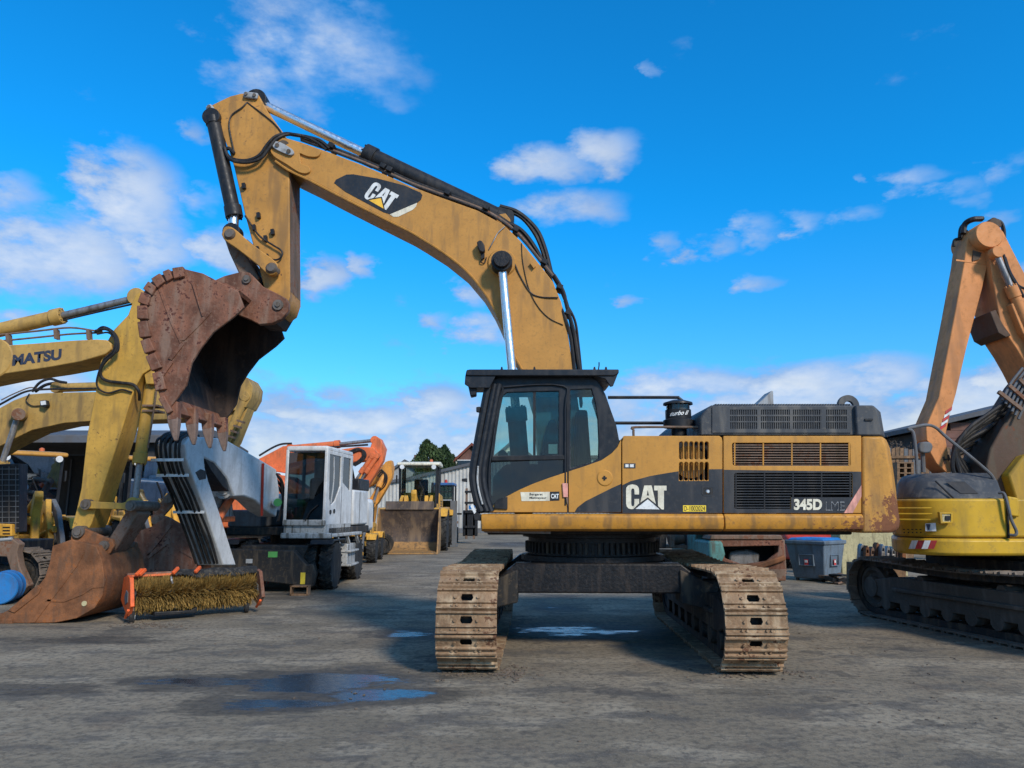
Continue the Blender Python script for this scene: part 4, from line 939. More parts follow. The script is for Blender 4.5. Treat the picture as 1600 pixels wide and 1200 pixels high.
for Ya in (AN-.13, AF+.05):
    MB().px([(110, 843), (112, 828), (120, 822), (130, 825), (160, 838), (175, 843), (178, 853), (172, 864), (160, 872), (140, 868), (118, 862)], Ya, Ya+.08).build('bucket_ear', 'bucket_orange', KA, bevel=.012)
# what stands out of frame: house and tracks of the same machine
MB().xz([(-16.5, 1.15), (-12.6, 1.15), (-12.6, 2.2), (-13.2, 2.5), (-16.3, 2.5)], 11.3, 13.9).build('house', 'kom_boom', KA, bevel=.05)
MB().xz([(-14.4, 1.3), (-12.7, 1.3), (-12.5, 2.2), (-12.9, 3.1), (-14.4, 3.1)], 12.95, 13.9).build('cab', 'cab_black', KA, bevel=.05)
for Yk in (11.6, 13.6): make_track(KA, -14.5, Yk, PI/2, 1.75, .48, .6, 40, 'shoe_dark', frame=True, shoes=False)

# ================================================================ second yellow excavator behind it
KB = thing('excavator', 'yellow excavator with curved boom and barred guard, digging bucket tucked behind the sweeper', 'excavator', (-11, 16.6, 0))
B0, B1 = 16.25, 16.95
bb = MB().px([(-260, 800), (-160, 735), (-60, 672), (0, 637), (22, 625), (46, 616), (72, 614), (150, 612), (300, 598), (375, 588), (387, 590), (395, 604), (393, 620), (384, 636), (370, 640), (340, 648), (280, 655), (212, 657), (142, 658), (100, 661), (50, 672), (25, 684), (0, 697), (-60, 735), (-200, 830)], B0, B1).build('boom', 'kom_b', KB, bevel=.015)
for Yk in (B0-.14, B1+.14): ram(KB, U(-60, 800, Yk), U(8, 722, Yk)-Vector((.05, 0, 0)), U(29, 647, Yk), .12, .06, 'kom_b', 'steel', name='boom_cylinder')
MB().cyl(U(29, 647, B0-.30), U(29, 647, B0+.02), .13, seg=20).build('cylinder_pin', 'rusty_under', KB)
lm = MB().px([(62, 626), (72, 625), (74, 633), (70, 637), (62, 634)], B0-.14, B0-.03).build('boom_lamp', 'black', bb, bevel=.01)
MB().px([(63, 627), (71, 626), (72, 632), (64, 633)], B0-.145, B0-.141).build('lens', 'light_lens', lm, smooth=False)
MB().tube([U(x, y, B0-.03) for x, y in ((62, 634), (50, 634), (41, 627), (43, 620), (46, 615))], .012, 6).build('lamp_cable', 'hose', lm)
ram(KB, U(90, 606, 16.6), U(270, 600, 16.6), U(378, 597, 16.6), .10, .055, 'kom_b', 'steel', name='stick_cylinder')
for pts, r in (([(50, 612, B0+.1), (62, 598, B0+.1), (78, 592, B0+.1), (92, 596, B0+.1), (104, 598, B0+.1)], .03), ([(55, 612, B0+.3), (70, 602, B0+.3), (88, 598, B0+.3)], .035), ([(2, 625, B0+.1), (20, 616, B0+.1), (45, 606, B0+.1), (58, 607, B0+.1)], .014), ([(-60, 664, B0+.1), (0, 632, B0+.1), (22, 620, B0+.1), (44, 611, B0+.1), (80, 608, B0+.1), (150, 607, B0+.1)], .024)):
    MB().tube([U(*p) for p in pts], r, 7).build('boom_pipe', 'hose' if r > .02 else 'rusty_under', bb)
MB().px([(376, 592), (392, 596), (396, 612), (382, 650), (366, 690), (300, 800), (284, 800), (280, 786), (338, 690), (362, 640)], B0+.12, B1-.12).build('stick', 'kom_b', KB, bevel=.012)
ram(KB, U(384, 620, 16.3), U(352, 690, 16.3), U(318, 748, 16.3), .09, .05, 'kom_b', 'steel', name='bucket_cylinder')
for k in range(4): MB().px([(370-k*5, 655+k*8), (380-k*5, 658+k*8), (379-k*5, 661+k*8), (369-k*5, 658+k*8)], 16.05, 16.2).build('pipe_band', 'rusty_under', KB)
fs = [(236, 823), (258, 808), (274, 814), (291, 826), (300, 852), (306, 880), (312, 925), (205, 928), (196, 900), (198, 850), (206, 833), (222, 828)]
for Ya, nm in ((15.9, 'bucket_side'), (17.15, 'bucket_side')):
    MB().xz([(U(x, y, 15.9).x, max(.02, U(x, y, 15.9).z)) for x, y in fs], Ya, Ya+.05).build(nm, 'bucket_rust', KB, bevel=.01)
MB().strip([(U(x, y, 15.9).x, max(.03, U(x, y, 15.9).z)) for x, y in ((306, 928), (205, 928), (196, 900), (198, 850), (206, 833), (222, 828), (240, 822))][::-1], 15.95, 17.15, .05).build('bucket_shell', 'bucket_rust', KB)
for pts in ([(246, 836), (262, 820), (268, 822), (250, 845), (232, 868), (226, 868)], [(228, 868), (262, 843), (300, 866), (300, 872), (262, 850), (232, 873)]): MB().px(pts, 15.88, 15.9).build('wear_strip', 'bucket_rust', KB)
for Ya in (16.1, 16.9):
    MB().px([(235, 806), (244, 802), (262, 808), (292, 825), (284, 845), (262, 838), (240, 822)], Ya, Ya+.1).build('bucket_ear', 'rusty_under', KB, bevel=.012)
    MB().px([(240, 812), (238, 800), (256, 778), (262, 770), (272, 776), (268, 792), (250, 812)], Ya+.02, Ya+.09).build('bucket_link', 'rusty_under', KB, bevel=.012)
for x, y in ((243, 813), (277, 829), (262, 780)): MB().cyl(U(x, y, 16.02), U(x, y, 17.1), .085, seg=18).build('link_pin', 'pin_steel', KB)
make_track(KB, -11.75, 15.45, PI/2, 1.95, .49, .6, 44, 'shoe_dark'); make_track(KB, -11.75, 17.85, PI/2, 1.95, .49, .6, 44, 'shoe_dark', shoes=False)
hb = MB().xz([(-16.2, 1.15), (-12.3, 1.15), (-12.2, 2.0), (-12.9, 2.6), (-16.0, 2.5)], 15.5, 17.9).build('house', 'kom_b', KB, bevel=.04)
MB().box((-11.7, 16.65, .85), (2.2, 1.9, .5)).build('carbody', 'under', KB, bevel=.03)
gb = MB().px([(-70, 728), (30, 724), (29, 832), (-70, 834)], 15.2, 15.48).build('guard_box', 'black', KB, bevel=.02)
for k in range(12): MB().px([(-68, 733+k*8.4), (29, 732+k*8.4), (29, 733.2+k*8.4), (-68, 734.2+k*8.4)], 15.185, 15.2).build('guard_bar', 'grey', gb)
for k in range(9): MB().px([(-60+k*10.5, 729), (-59+k*10.5, 729), (-59+k*10.5, 832), (-60+k*10.5, 832)], 15.18, 15.187).build('guard_bar', 'grey', gb)
tb = MB().px([(-30, 817), (18, 819), (18, 838), (-30, 838)], 15.1, 15.3).build('tool_box', 'loader_yellow', KB, bevel=.02)
for k in range(3): MB().px([(4, 823+k*5), (15, 823+k*5), (15, 825+k*5), (4, 825+k*5)], 15.09, 15.1).build('box_slot', 'black', tb)
MB().tube([U(-20, 845, 14.9), U(5, 843, 14.9), U(19, 842, 14.9)], .03, 8).build('step_rail', 'grey_light', KB)
MB().px([(-40, 846), (20, 842), (30, 850), (26, 862), (30, 885), (44, 915), (30, 930), (20, 905), (10, 870), (-40, 868)], 14.9, 15.1).build('step_plate', 'rusty_under', KB, bevel=.02)

# blue drum
q = MB(); c = G(0, 945)+Vector((-.12, .3, .30)); q.lathe([(.02, -.42), (.27, -.42), (.29, -.40), (.285, -.15), (.30, -.13), (.285, -.11), (.285, .11), (.30, .13), (.285, .15), (.29, .40), (.27, .42), (.02, .42)], c, (.35, -.94, .0), 32)
dr = thing('drum', 'blue drum lying on its side beside the rust-orange bucket', 'drum', (c.x, c.y, 0)); q.build('shell', 'blue_lid', dr)
MB().lathe([(.02, -.46), (.06, -.46), (.06, -.40)], c+Vector((0, 0, .16)), (.35, -.94, 0), 12).build('bung', 'white_decal', dr)

# ================================================================ sweeper attachment
a, b = Vector((-6.0, 12.15, .40)), Vector((-4.52, 13.40, .40)); ax = (b-a).normalized(); fr_ = Vector((ax.y, -ax.x, 0)); up = Vector((0, 0, 1)); Ls = (b-a).length
SW = thing('sweeper_brush', 'orange sweeper attachment with worn yellow bristle roller and black rubber flap', 'sweeper', (a.x, a.y, 0))
MB().cyl(a, b, .10, seg=16).build('roller_core', 'black', SW)
q = MB(); rnd = random.Random(3)
for i in range(8500):
    t_ = rnd.uniform(.02, .985); an = rnd.uniform(0, 2*PI); r0, r1 = .09, rnd.uniform(.26, .325)
    an2 = an+rnd.uniform(-.34, .34); sh_ = rnd.uniform(-.05, .05)
    p0 = a+ax*(Ls*t_)+(fr_*math.cos(an)+up*math.sin(an))*r0; p1 = a+ax*(Ls*t_+sh_)+(fr_*math.cos(an2)+up*math.sin(an2))*r1
    rho = rnd.uniform(0, PI); w = (ax*math.cos(rho)+(fr_*-math.sin(an)+up*math.cos(an))*math.sin(rho))*.007
    v = [q.bm.verts.new(p) for p in (p0-w, p0+w, p1+w*.4, p1-w*.4)]; q.bm.faces.new(v)
o = q.build('bristles', 'bristle', SW, smooth=False); o['kind'] = 'stuff'
def swp(u, f, z): return a+ax*u+fr_*f*.92+up*(z*.80-.40)
for u in (-.10, Ls+.02):
    q = MB(); q.extr([swp(u, f, z) for f, z in ((.34, .30), (.40, .34), (.30, .62), (.20, .86), (.05, .90), (-.20, .84), (-.28, .40), (.10, .20), (.24, .14))], ax*.06)
    ep = q.build('end_plate', 'orange_bright' if u < 0 else 'bucket_rust', SW, bevel=.008)
    q = MB(); q.extr([swp(u-.012, f, z) for f, z in ((.10, .34), (.22, .40), (.20, .58), (.08, .62), (.0, .48))], ax*.014); q.build('bearing_plate', 'grey', ep, bevel=.004)
    q = MB(); q.tube([swp(u-.03, .42, .28), swp(u-.03, .36, .22), swp(u-.02, .22, .12)], .022, 8); q.build('end_skid', 'orange_bright', ep)
MB().extr([swp(-.08, f, z) for f, z in ((-.08, .84), (-.04, .86), (-.06, .93), (-.25, .90), (-.32, .80), (-.24, .80))], ax*(Ls+.16)).build('top_frame', 'bucket_rust', SW, bevel=.012)
MB().extr([swp(-.06, f, z) for f, z in ((.0, .83), (.04, .86), (.0, .90), (-.05, .86))], ax*(Ls+.1)).build('front_bar', 'orange', SW, bevel=.006)
# rubber flap with a saw-cut edge, draped over the far half
q = MB(); nU = 44; rows = []
for i in range(nU+1):
    u = Ls*(.30+.72*i/nU); dip = .02*math.sin(i*.35); wgt = min(1., i/12)
    pr = [swp(u, -.22, .93+dip), swp(u, -.02, .955+dip*.5), swp(u, .05, .93+dip), swp(u, .11, .90-.04*wgt+dip), swp(u, .14, .885-.06*wgt-(.035 if i % 2 else 0)+dip)]
    rows.append([q.bm.verts.new(p) for p in pr])
for x, y in zip(rows, rows[1:]):
    for k in range(4): q.bm.faces.new((x[k], x[k+1], y[k+1], y[k]))
fo = q.build('rubber_flap', 'rubber', SW); sm_ = fo.modifiers.new('solid', 'SOLIDIFY'); sm_.thickness = .014
for u in (.0, .05, .55, .9): MB().beam(swp(u, .14, .90), swp(u+.10, .06, 1.0), .05, .05).build('hitch_lug', 'orange_bright', SW, bevel=.008)
MB().tube([swp(.50, .25, .84), swp(.50, .29, .78), swp(.52, .28, .72)], .016, 7).build('hook', 'steel', SW)
for u, f in ((-.02, .20), (Ls*.93, .12)):
    w_ = swp(u, f, .115); q = MB(); q.lathe([(.03, -.035), (.07, -.04), (.09, -.025), (.09, .025), (.07, .04), (.03, .035)], w_, fr_*.3+ax, 20); wl_ = q.build('support_wheel', 'rubber', SW)
    MB().lathe([(.005, -.045), (.035, -.045), (.035, .045), (.005, .045)], w_, fr_*.3+ax, 12).build('hub', 'grey_light', wl_)
    MB().beam(w_+up*.02, w_+up*.22-fr_*.05, .05, .03).build('wheel_fork', 'rusty_under', SW)
MB().extr([swp(.30, -.1, .10), swp(.95, -.1, .10), swp(.95, -.1, .22), swp(.85, -.1, .16), swp(.30, -.1, .18)], fr_*.3).build('skid_frame', 'black', SW, bevel=.01)

# ================================================================ white wheeled excavator
WX = thing('wheeled_excavator', 'white wheeled excavator with dark cab glass and hose-covered stick, parked beside the sweeper', 'excavator', (-5.2, 18.4, 0))
def wheel(root, c, r, w, axis=(1, 0, 0), tyre='rubber', rim='grey', lugs=24, name='wheel'):
    c = Vector(c); ax_ = Vector(axis).normalized(); q = MB()
    q.lathe([(r*.56, -w*.46), (r*.80, -w*.5), (r*.95, -w*.46), (r, -w*.34), (r, w*.34), (r*.95, w*.46), (r*.80, w*.5), (r*.56, w*.46)], c, ax_, 40)
    u_ = ax_.orthogonal().normalized(); v_ = ax_.cross(u_)
    for k in range(lugs):
        for s in (-1, 1):
            an = 2*PI*(k+(.5 if s > 0 else 0))/lugs; rd = u_*math.cos(an)+v_*math.sin(an); an2 = an+.16; rd2 = u_*math.cos(an2)+v_*math.sin(an2)
            q.beam(c+rd*r*1.0+ax_*(s*w*.49), c+rd2*r*1.01+ax_*(s*w*.04), r*.09, r*.07, up=rd)
    t_ = q.build('tyre', tyre, root)
    MB().lathe([(.04, -w*.40), (r*.22, -w*.42), (r*.24, -w*.30), (r*.46, -w*.26), (r*.52, -w*.44), (r*.58, -w*.46), (r*.58, w*.46), (r*.52, w*.44), (r*.46, w*.26), (r*.24, w*.30), (r*.22, w*.42), (.04, w*.40)], c, ax_, 28).build('rim', rim, t_)
    return t_
wx, wy = -5.2, 18.4
for sy in (-1.15, 1.35):
    for sx in (-1, 1):
        for dxx in (0, -.36*sx): wheel(WX, (wx+sx*1.10+dxx, wy+sy, .53), .53, .29, lugs=20)
    MB().cyl((wx-1.0, wy+sy, .52), (wx+1.0, wy+sy, .52), .12, seg=16).build('axle', 'under', WX)
q = MB(); q.extr([(wx+x, wy-1.75, z) for x, z in ((-.55, .50), (.55, .50), (.75, .98), (-.75, .98))], (0, 3.6, 0)); q.build('chassis', 'under', WX, bevel=.03)
q = MB(); q.extr([(wx+x, wy-1.98, z) for x, z in ((-1.25, .36), (.55, .16), (.92, .12), (.98, .40), (.92, .60), (.78, .58), (.5, .88), (-1.15, .92), (-1.3, .62))], (0, .26, 0)); bl_ = q.build('blade', 'under', WX, bevel=.02)
MB().lathe([(.02, -.01), (.10, -.01), (.10, 0)], (wx-.42, wy-1.98, .50), (0, 1, 0), 16).build('tow_hole', 'black', bl_, smooth=False)
for x, z, w, h, mt in ((.05, .80, .20, .12, 'green'), (-.45, .66, .14, .09, 'grey_light'), (.72, .30, .10, .24, 'plate_yellow')): MB().box((wx+x, wy-1.985, z), (w, .012, h)).build('blade_sticker', mt, bl_)
for sx in (-1, 1):
    MB().extr([(wx+sx*1.28, wy+y, z) for y, z in ((-1.78, 1.0), (-1.7, 1.10), (-.5, 1.10), (-.40, 1.0), (-.45, .98), (-.6, 1.06), (-1.6, 1.06))], (-sx*.5, 0, 0)).build('mudguard', 'black', WX, bevel=.01)
    q = MB(); q.box((wx+sx*1.05, wy+.1, .70), (.5, .9, .5)); q.box((wx+sx*1.25, wy+.1, .46), (.3, .95, .05)); q.box((wx+sx*1.25, wy+.1, .78), (.28, .95, .05)); q.build('step_box', 'white_dirty' if sx > 0 else 'black', WX, bevel=.015)
MB().lathe([(.3, .95), (.62, .95), (.62, 1.22), (.3, 1.22)], (wx, wy, 0), (0, 0, 1), 32).build('swing_ring', 'under', WX)
TH = R(-6); RT = Matrix.Rotation(TH, 3, 'Z'); OW = Vector((wx, wy, 0))
def lw(x, y, z): return OW+RT @ Vector((x, y, z))
def lbox(nm, x0, x1, y0, y1, z0, z1, mat, par=WX, bev=.02):
    return MB().extr([lw(x0, y0, z0), lw(x1, y0, z0), lw(x1, y1, z0), lw(x0, y1, z0)], (0, 0, z1-z0)).build(nm, mat, par, bevel=bev)
lbox('upper_frame', -1.2, 1.2, -1.2, 1.9, 1.18, 1.36, 'under'); lbox('rear_body', -1.2, .1, .2, 2.0, 1.36, 2.15, 'white_m', bev=.06)
lbox('counterweight', -1.2, 1.2, 1.75, 2.35, 1.2, 2.05, 'white_m', bev=.1)
cw = lbox('engine_cowl', .30, 1.22, .48, 1.7, 1.38, 2.25, 'white_m', bev=.05)
lbox('cowl_seam', 1.221, 1.226, .95, .97, 1.4, 2.2, 'black', cw, 0); lbox('radiator', .35, 1.18, 1.0, 1.9, 2.25, 2.55, 'black', bev=.03)
for k in range(4): MB().tube([lw(.5+.15*k, .9+.2*k, 2.2), lw(.6+.1*k, .7+.2*k, 2.7), lw(.4+.2*k, .5+.1*k, 2.9)], .035, 7).build('engine_hose', 'hose', WX)
# cab
cf = []
x0, x1, y0, y1, z0, z1 = .22, 1.20, -1.45, .38, 1.36, 3.12
wc = lbox('cab_base', x0, x1, y0+.05, y1, 1.20, 1.46, 'white_dirty', bev=.03)
lbox('cab_roof', x0, x1, y0, y1, 3.06, 3.18, 'white_m', wc, .04); lbox('cab_rear', x0, x1, y1-.06, y1, 1.46, 3.06, 'white_m', wc, .02)
for x in (x0, x1-.07):
    for y in (y0, y0+1.0): lbox('cab_pillar', x, x+.07, y, y+.08, 1.4, 3.1, 'white_m', wc, .015)
q = MB(); P_ = lambda y, z: lw(x1, y, z)
q.extr([P_(y, z) for y, z in ((y0+.06, 1.42), (y1, 1.42), (y1, 3.08), (y0+.06, 3.08))], RT @ Vector((-.05, 0, 0)), [[P_(y, z) for y, z in ((y0+.16, 3.0), (y0+.20, 2.0), (y0+.36, 1.85), (y0+.62, 1.95), (y0+.95, 2.3), (y0+.95, 3.0))], [P_(y, z) for y, z in ((y0+1.1, 3.0), (y0+1.1, 2.4), (y1-.15, 2.2), (y1-.15, 3.0))]])
sd = q.build('cab_door', 'white_m', wc, bevel=.01)
for pts in (((y0+.10, 3.02), (y0+.14, 1.83), (y0+.62, 1.92), (y0+.98, 2.27), (y0+.98, 3.02)), ((y0+1.07, 3.02), (y0+1.07, 2.37), (y1-.12, 2.17), (y1-.12, 3.02))): MB().extr([lw(x1-.03, y, z) for y, z in pts], RT @ Vector((-.008, 0, 0))).build('window_pane', 'glass_dark', sd, smooth=False)
for y, z in ((y0+.30, 1.70), (y0+.55, 1.72)): MB().cyl(lw(x1-.01, y, z), lw(x1+.02, y, z), .05, seg=14).build('door_knob', 'black', sd)
MB().tube([lw(x1+.04, y0+.22, 1.9), lw(x1+.07, y0+.26, 2.4), lw(x1+.04, y0+.30, 2.95)], .016, 7).build('grab_rail', 'grey_light', sd)
MB().extr([lw(x0+.05, y0+.02, 1.52), lw(x1-.05, y0+.02, 1.52), lw(x1-.05, y0+.02, 3.03), lw(x0+.05, y0+.02, 3.03)], RT @ Vector((0, .008, 0))).build('windscreen', 'glass_dark', wc, smooth=False)
lbox('lower_sill', x0, x1, y0-.02, y0+.08, 1.40, 1.53, 'white_dirty', wc, .02); lbox('seat', .45, .95, -.6, -.1, 1.46, 2.5, 'seat', wc, .08)
MB().tube([lw(.75, y0-.02, 1.5), lw(.85, y0-.03, 1.7), lw(1.02, y0-.02, 1.85)], .014, 6).build('wiper', 'black', wc)
lbox('deck_rail', .2, 1.35, -1.5, -1.35, 1.12, 1.24, 'white_dirty', WX, .02)
lbox('side_step', 1.2, 1.34, -1.3, .9, 1.14, 1.22, 'white_dirty', WX, .02)
for k in range(3): MB().beam(lw(1.28, -.9+.7*k, 1.2), lw(1.28, -.65+.7*k, .95), .06, .05).build('step_strut', 'white_dirty', WX)
lbox('right_deck', -1.2, -.4, -1.2, .2, 1.36, 1.75, 'grey', WX, .04)
# boom and stick traced on the plane they swing in
fdir = RT @ Vector((0, -1, 0)); nW = RT @ Vector((1, 0, 0)); PW = lw(-.12, -.5, 1.5)
def UW(px, py, off=.22):
    p0 = Vector((0, 0, CAMH)); a_, b_ = (px-800)/FPX, (600-py)/FPX; d_ = Vector((a_, CP-b_*SP, SP+b_*CP)); o_ = PW+nW*off
    return p0+d_*((o_-p0).dot(nW)/d_.dot(nW))
wb = MB().extr([UW(*p) for p in ((311, 685), (330, 683), (352, 686), (376, 700), (402, 715), (432, 733), (437, 770), (432, 808), (415, 797), (400, 782), (382, 775), (366, 776), (356, 748), (336, 724), (316, 714))], -nW*.44).build('boom', 'white_m', WX, bevel=.03)
ws = MB().extr([UW(*p, .26) for p in ((290, 694), (296, 684), (311, 682), (318, 700), (320, 730), (326, 752), (342, 798), (369, 883), (349, 883), (322, 800), (300, 742), (291, 716))], -nW*.52).build('stick', 'white_m', WX, bevel=.02)
MB().extr([UW(*p, .20) for p in ((318, 714), (330, 718), (352, 745), (358, 768), (348, 760), (330, 735))], -nW*.40).build('boom_recess', 'black', wb, bevel=.01)
ram(WX, UW(352, 768, 0), UW(335, 740, 0), UW(312, 722, 0), .12, .07, 'white_dirty', 'steel', name='tilt_cylinder')
MB().extr([UW(*p, .27) for p in ((306, 738), (314, 733), (322, 736), (322, 748), (312, 750))], -nW*.05).build('stick_bracket', 'black', ws)
# hoses down the outer face of the stick, with white straps
out = UW(291, 716, 0)-UW(300, 716, 0); out = fdir*.05
for k in range(6):
    o_ = .20-.085*k; jit = [random.uniform(-2, 2) for _ in range(8)]
    pts = [UW(x+jit[i]*.6, y, .26)+nW*(o_-.26)+fdir*(.05+.02*(i % 2)) for i, (x, y) in enumerate(((300, 680), (290, 690), (289, 716), (297, 742), (308, 770), (321, 800), (335, 842), (348, 880)))]
    MB().tube(pts, .024, 7).build('stick_hose', 'hose', ws)
for x, y in ((289, 719), (297, 743), (321, 800)):
    MB().beam(UW(x, y, .26)+nW*.03+fdir*.10, UW(x, y, .26)-nW*.56+fdir*.10, .02, .05).build('hose_strap', 'white_decal', ws)
for k in range(4): MB().tube([UW(292, 700, .2)-nW*(.1+.1*k)+fdir*.08, UW(293, 684, .2)-nW*(.1+.1*k)+fdir*.12, UW(300, 676, .2)-nW*(.1+.1*k), UW(318, 681, .2)-nW*(.1+.1*k)], .028, 7).build('head_hose', 'hose', ws)
MB().cyl(UW(432, 785, .24), UW(432, 785, .40), .10, seg=20).build('beacon_cap', 'white_m', wb); MB().cyl(UW(434, 785, .40), UW(434, 785, .50), .085, seg=20).build('beacon', 'green', wb)
for k in range(3): MB().tube([UW(430, 740+8*k, .2-.2*k), UW(441, 755+8*k, .25-.2*k), UW(442, 785, .25-.2*k), UW(434, 815, .2-.2*k)], .035, 7).build('boom_hose', 'hose', wb)
MB().beam(UW(411, 724, .25), UW(409, 806, .25), .03, .06).build('red_strap', 'red', wb)
# orange clamp lying on the deck
oc_ = thing('hydraulic_clamp', 'orange hydraulic clamp hanging under the white boom', 'clamp', UW(345, 800, -.3)-Vector((0, 0, .2)))
MB().cyl(UW(341, 810, -.25), UW(362, 776, -.25), .085, seg=18).build('barrel', 'orange', oc_)
MB().extr([UW(*p, -.35) for p in ((332, 757), (345, 768), (362, 770), (366, 812), (350, 816), (338, 795))], nW*-.08).build('plate', 'white_dirty', oc_, bevel=.02)
MB().extr([UW(*p, -.30) for p in ((348, 808), (368, 806), (368, 815), (350, 816))], nW*-.1).build('foot', 'orange', oc_, bevel=.02)
# wooden block and red stand on the ground
g_ = G(469, 930); wbk = thing('wooden_block', 'open wooden box standing on the ground beside the wheeled excavator', 'box', (g_.x, g_.y, 0))
for x, z, w, h in ((-.17, .10, .03, .20), (.17, .10, .03, .20), (0, .185, .38, .03), (0, .015, .38, .03)): MB().box(g_+Vector((x, 0, z)), (w, .22, h)).build('board', 'wood', wbk, bevel=.004)
g_ = G(408, 912); rs = thing('axle_stand', 'red axle stand under the blade of the white excavator', 'stand', (g_.x, g_.y, 0))
for sx, sy in ((-1, -1), (1, -1), (1, 1), (-1, 1)): MB().beam(g_+Vector((sx*.13, sy*.13, 0)), g_+Vector((sx*.04, sy*.04, .34)), .035, .035).build('leg', 'red', rs)
MB().cyl(g_+Vector((0, 0, .28)), g_+Vector((0, 0, .55)), .035, seg=12).build('post', 'red', rs); MB().box(g_+Vector((0, 0, .56)), (.16, .10, .04)).build('saddle', 'red', rs, bevel=.008)
# ================================================================ wheel loaders (front faces -Y before turning)
def make_loader(label, group, yellow='loader_yellow', cabtop='cream', bucket=True, glassm='glass_blue', bw_=2.3):
    t = thing('wheel_loader', label, 'loader', (0, 0, 0), group)
    for sy in (-1.5, 1.5):
        for sx in (-1, 1): wheel(t, (sx*1.0, sy, .74), .74, .52, rim=yellow, lugs=20)
        MB().cyl((-.9, sy, .74), (.9, sy, .74), .16, seg=14).build('axle', 'under', t)
    hood = MB().yz([(.75, .95), (2.55, .95), (2.75, 1.2), (2.7, 1.95), (2.45, 2.12), (.75, 2.2)], -.75, .75).build('engine_hood', yellow, t, bevel=.06)
    for k in range(6):
        for sx in (-1, 1): MB().box((sx*.752, 1.75, 1.35+k*.1), (.012, .9, .04)).build('hood_slat', 'black', hood)
    MB().box((0, 2.72, 1.0), (1.9, .35, .55)).build('counterweight', yellow, t, bevel=.06)
    MB().yz([(-.35, .55), (.9, .55), (.9, 1.1), (-.35, 1.1)], -.45, .45).build('rear_frame', yellow, t, bevel=.04)
    for sx in (-1, 1):
        MB().yz([(.85, 1.3), (1.2, 1.62), (2.0, 1.62), (2.35, 1.25), (2.35, 1.18), (2.0, 1.52), (1.2, 1.52), (.95, 1.25)], sx*.75, sx*1.3).build('mudguard', yellow, t, bevel=.02)
        MB().yz([(-2.2, 1.25), (-2.0, 1.55), (-1.1, 1.60), (-.75, 1.35), (-.8, 1.25), (-1.15, 1.5), (-1.95, 1.45)], sx*.74, sx*1.28).build('mudguard', yellow, t, bevel=.02)
        q = MB(); q.yz([(-1.95, .65), (-.55, .60), (-.5, 1.2), (-.75, 1.95), (-1.1, 2.05), (-1.25, 1.7), (-1.9, 1.05)], sx*.32, sx*.46, [[(-1.0+.12*math.cos(k*PI/5), 1.55+.12*math.sin(k*PI/5)) for k in range(10)]]); q.build('front_frame', yellow, t, bevel=.02)
        MB().yz([(-.85, 1.85), (-.70, 1.98), (-.80, 2.06), (-1.6, 1.75), (-2.35, 1.05), (-2.75, .55), (-2.65, .40), (-2.45, .45), (-2.1, .85), (-1.5, 1.45)], sx*.50, sx*.62).build('lift_arm', 'grey' if group and 'shed' in group else yellow, t, bevel=.02)
        MB().cyl((sx*.22, -.7, 1.0), (sx*.45, -1.9, 1.25), .08, seg=14).build('lift_cylinder', yellow, t)
    MB().yz([(-1.75, 1.55), (-1.55, 1.62), (-1.75, 2.15), (-1.95, 2.25), (-2.05, 2.1), (-1.9, 1.7), (-2.05, .95), (-1.9, .9)], -.10, .10).build('bell_crank', yellow, t, bevel=.03)
    MB().cyl((0, -.8, 1.75), (0, -1.85, 2.1), .085, seg=14).build('tilt_cylinder', yellow, t); MB().beam((0, -2.0, 1.0), (0, -2.65, .85), .10, .12).build('bucket_link', yellow, t)
    MB().cyl((-.66, -2.62, .5), (.66, -2.62, .5), .14, seg=14).build('cross_tube', yellow, t)
    # cab
    base = MB().yz([(-.45, 1.35), (1.0, 1.35), (1.0, 1.75), (-.2, 1.75), (-.45, 1.55)], -.74, .74).build('cab_base', yellow, t, bevel=.04)
    rf = MB().yz([(-.72, 3.22), (-.70, 3.34), (.2, 3.42), (1.1, 3.38), (1.15, 3.22)], -.84, .84).build('cab_roof', cabtop, base, bevel=.05)
    for sx in (-1, 1):
        for y0_, y1_ in ((-.45, -.55), (.35, .35), (.98, 1.02)): MB().beam((sx*.70, y0_, 1.6), (sx*.72, y1_, 3.25), .07, .09).build('cab_pillar', 'cab_black', base)
        MB().yz([(-.47, 1.62), (.95, 1.75), (.98, 3.22), (-.54, 3.22)], sx*.705, sx*.713).build('window_pane', glassm, base, smooth=False)
        MB().cyl((sx*.62, -.72, 3.16), (sx*.62, -.60, 3.16), .09, seg=14).build('roof_lamp', 'light_lens', base)
        MB().box((sx*.86, -.42, 2.7), (.05, .12, .3)).build('mirror', 'black', base, bevel=.01)
    MB().extr([(-.70, -.46, 1.6), (.70, -.46, 1.6), (.72, -.56, 3.22), (-.72, -.56, 3.22)], (0, .008, 0)).build('windscreen', glassm, base, smooth=False)
    MB().extr([(-.70, .99, 1.8), (.70, .99, 1.8), (.72, 1.02, 3.22), (-.72, 1.02, 3.22)], (0, -.008, 0)).build('rear_window', glassm, base, smooth=False)
    MB().yz([(.2, 1.75), (.75, 1.75), (.85, 2.7), (.65, 2.75), (.55, 2.2), (.2, 2.15)], -.28, .28).build('seat', 'seat', base, bevel=.05)
    MB().tube([(.1, -.48, 1.75), (.25, -.52, 2.1), (.05, -.56, 2.6)], .02, 6).build('wiper', 'black', base)
    MB().lathe([(.02, 0), (.07, 0), (.07, .12), (.02, .15)], (.4, .6, 3.4), (0, 0, 1), 14).build('beacon', 'orange', base)
    MB().lathe([(.02, 0), (.06, 0), (.05, .55), (.02, .55)], (.35, 1.9, 2.1), (0, 0, 1), 12).build('exhaust', 'black', t)
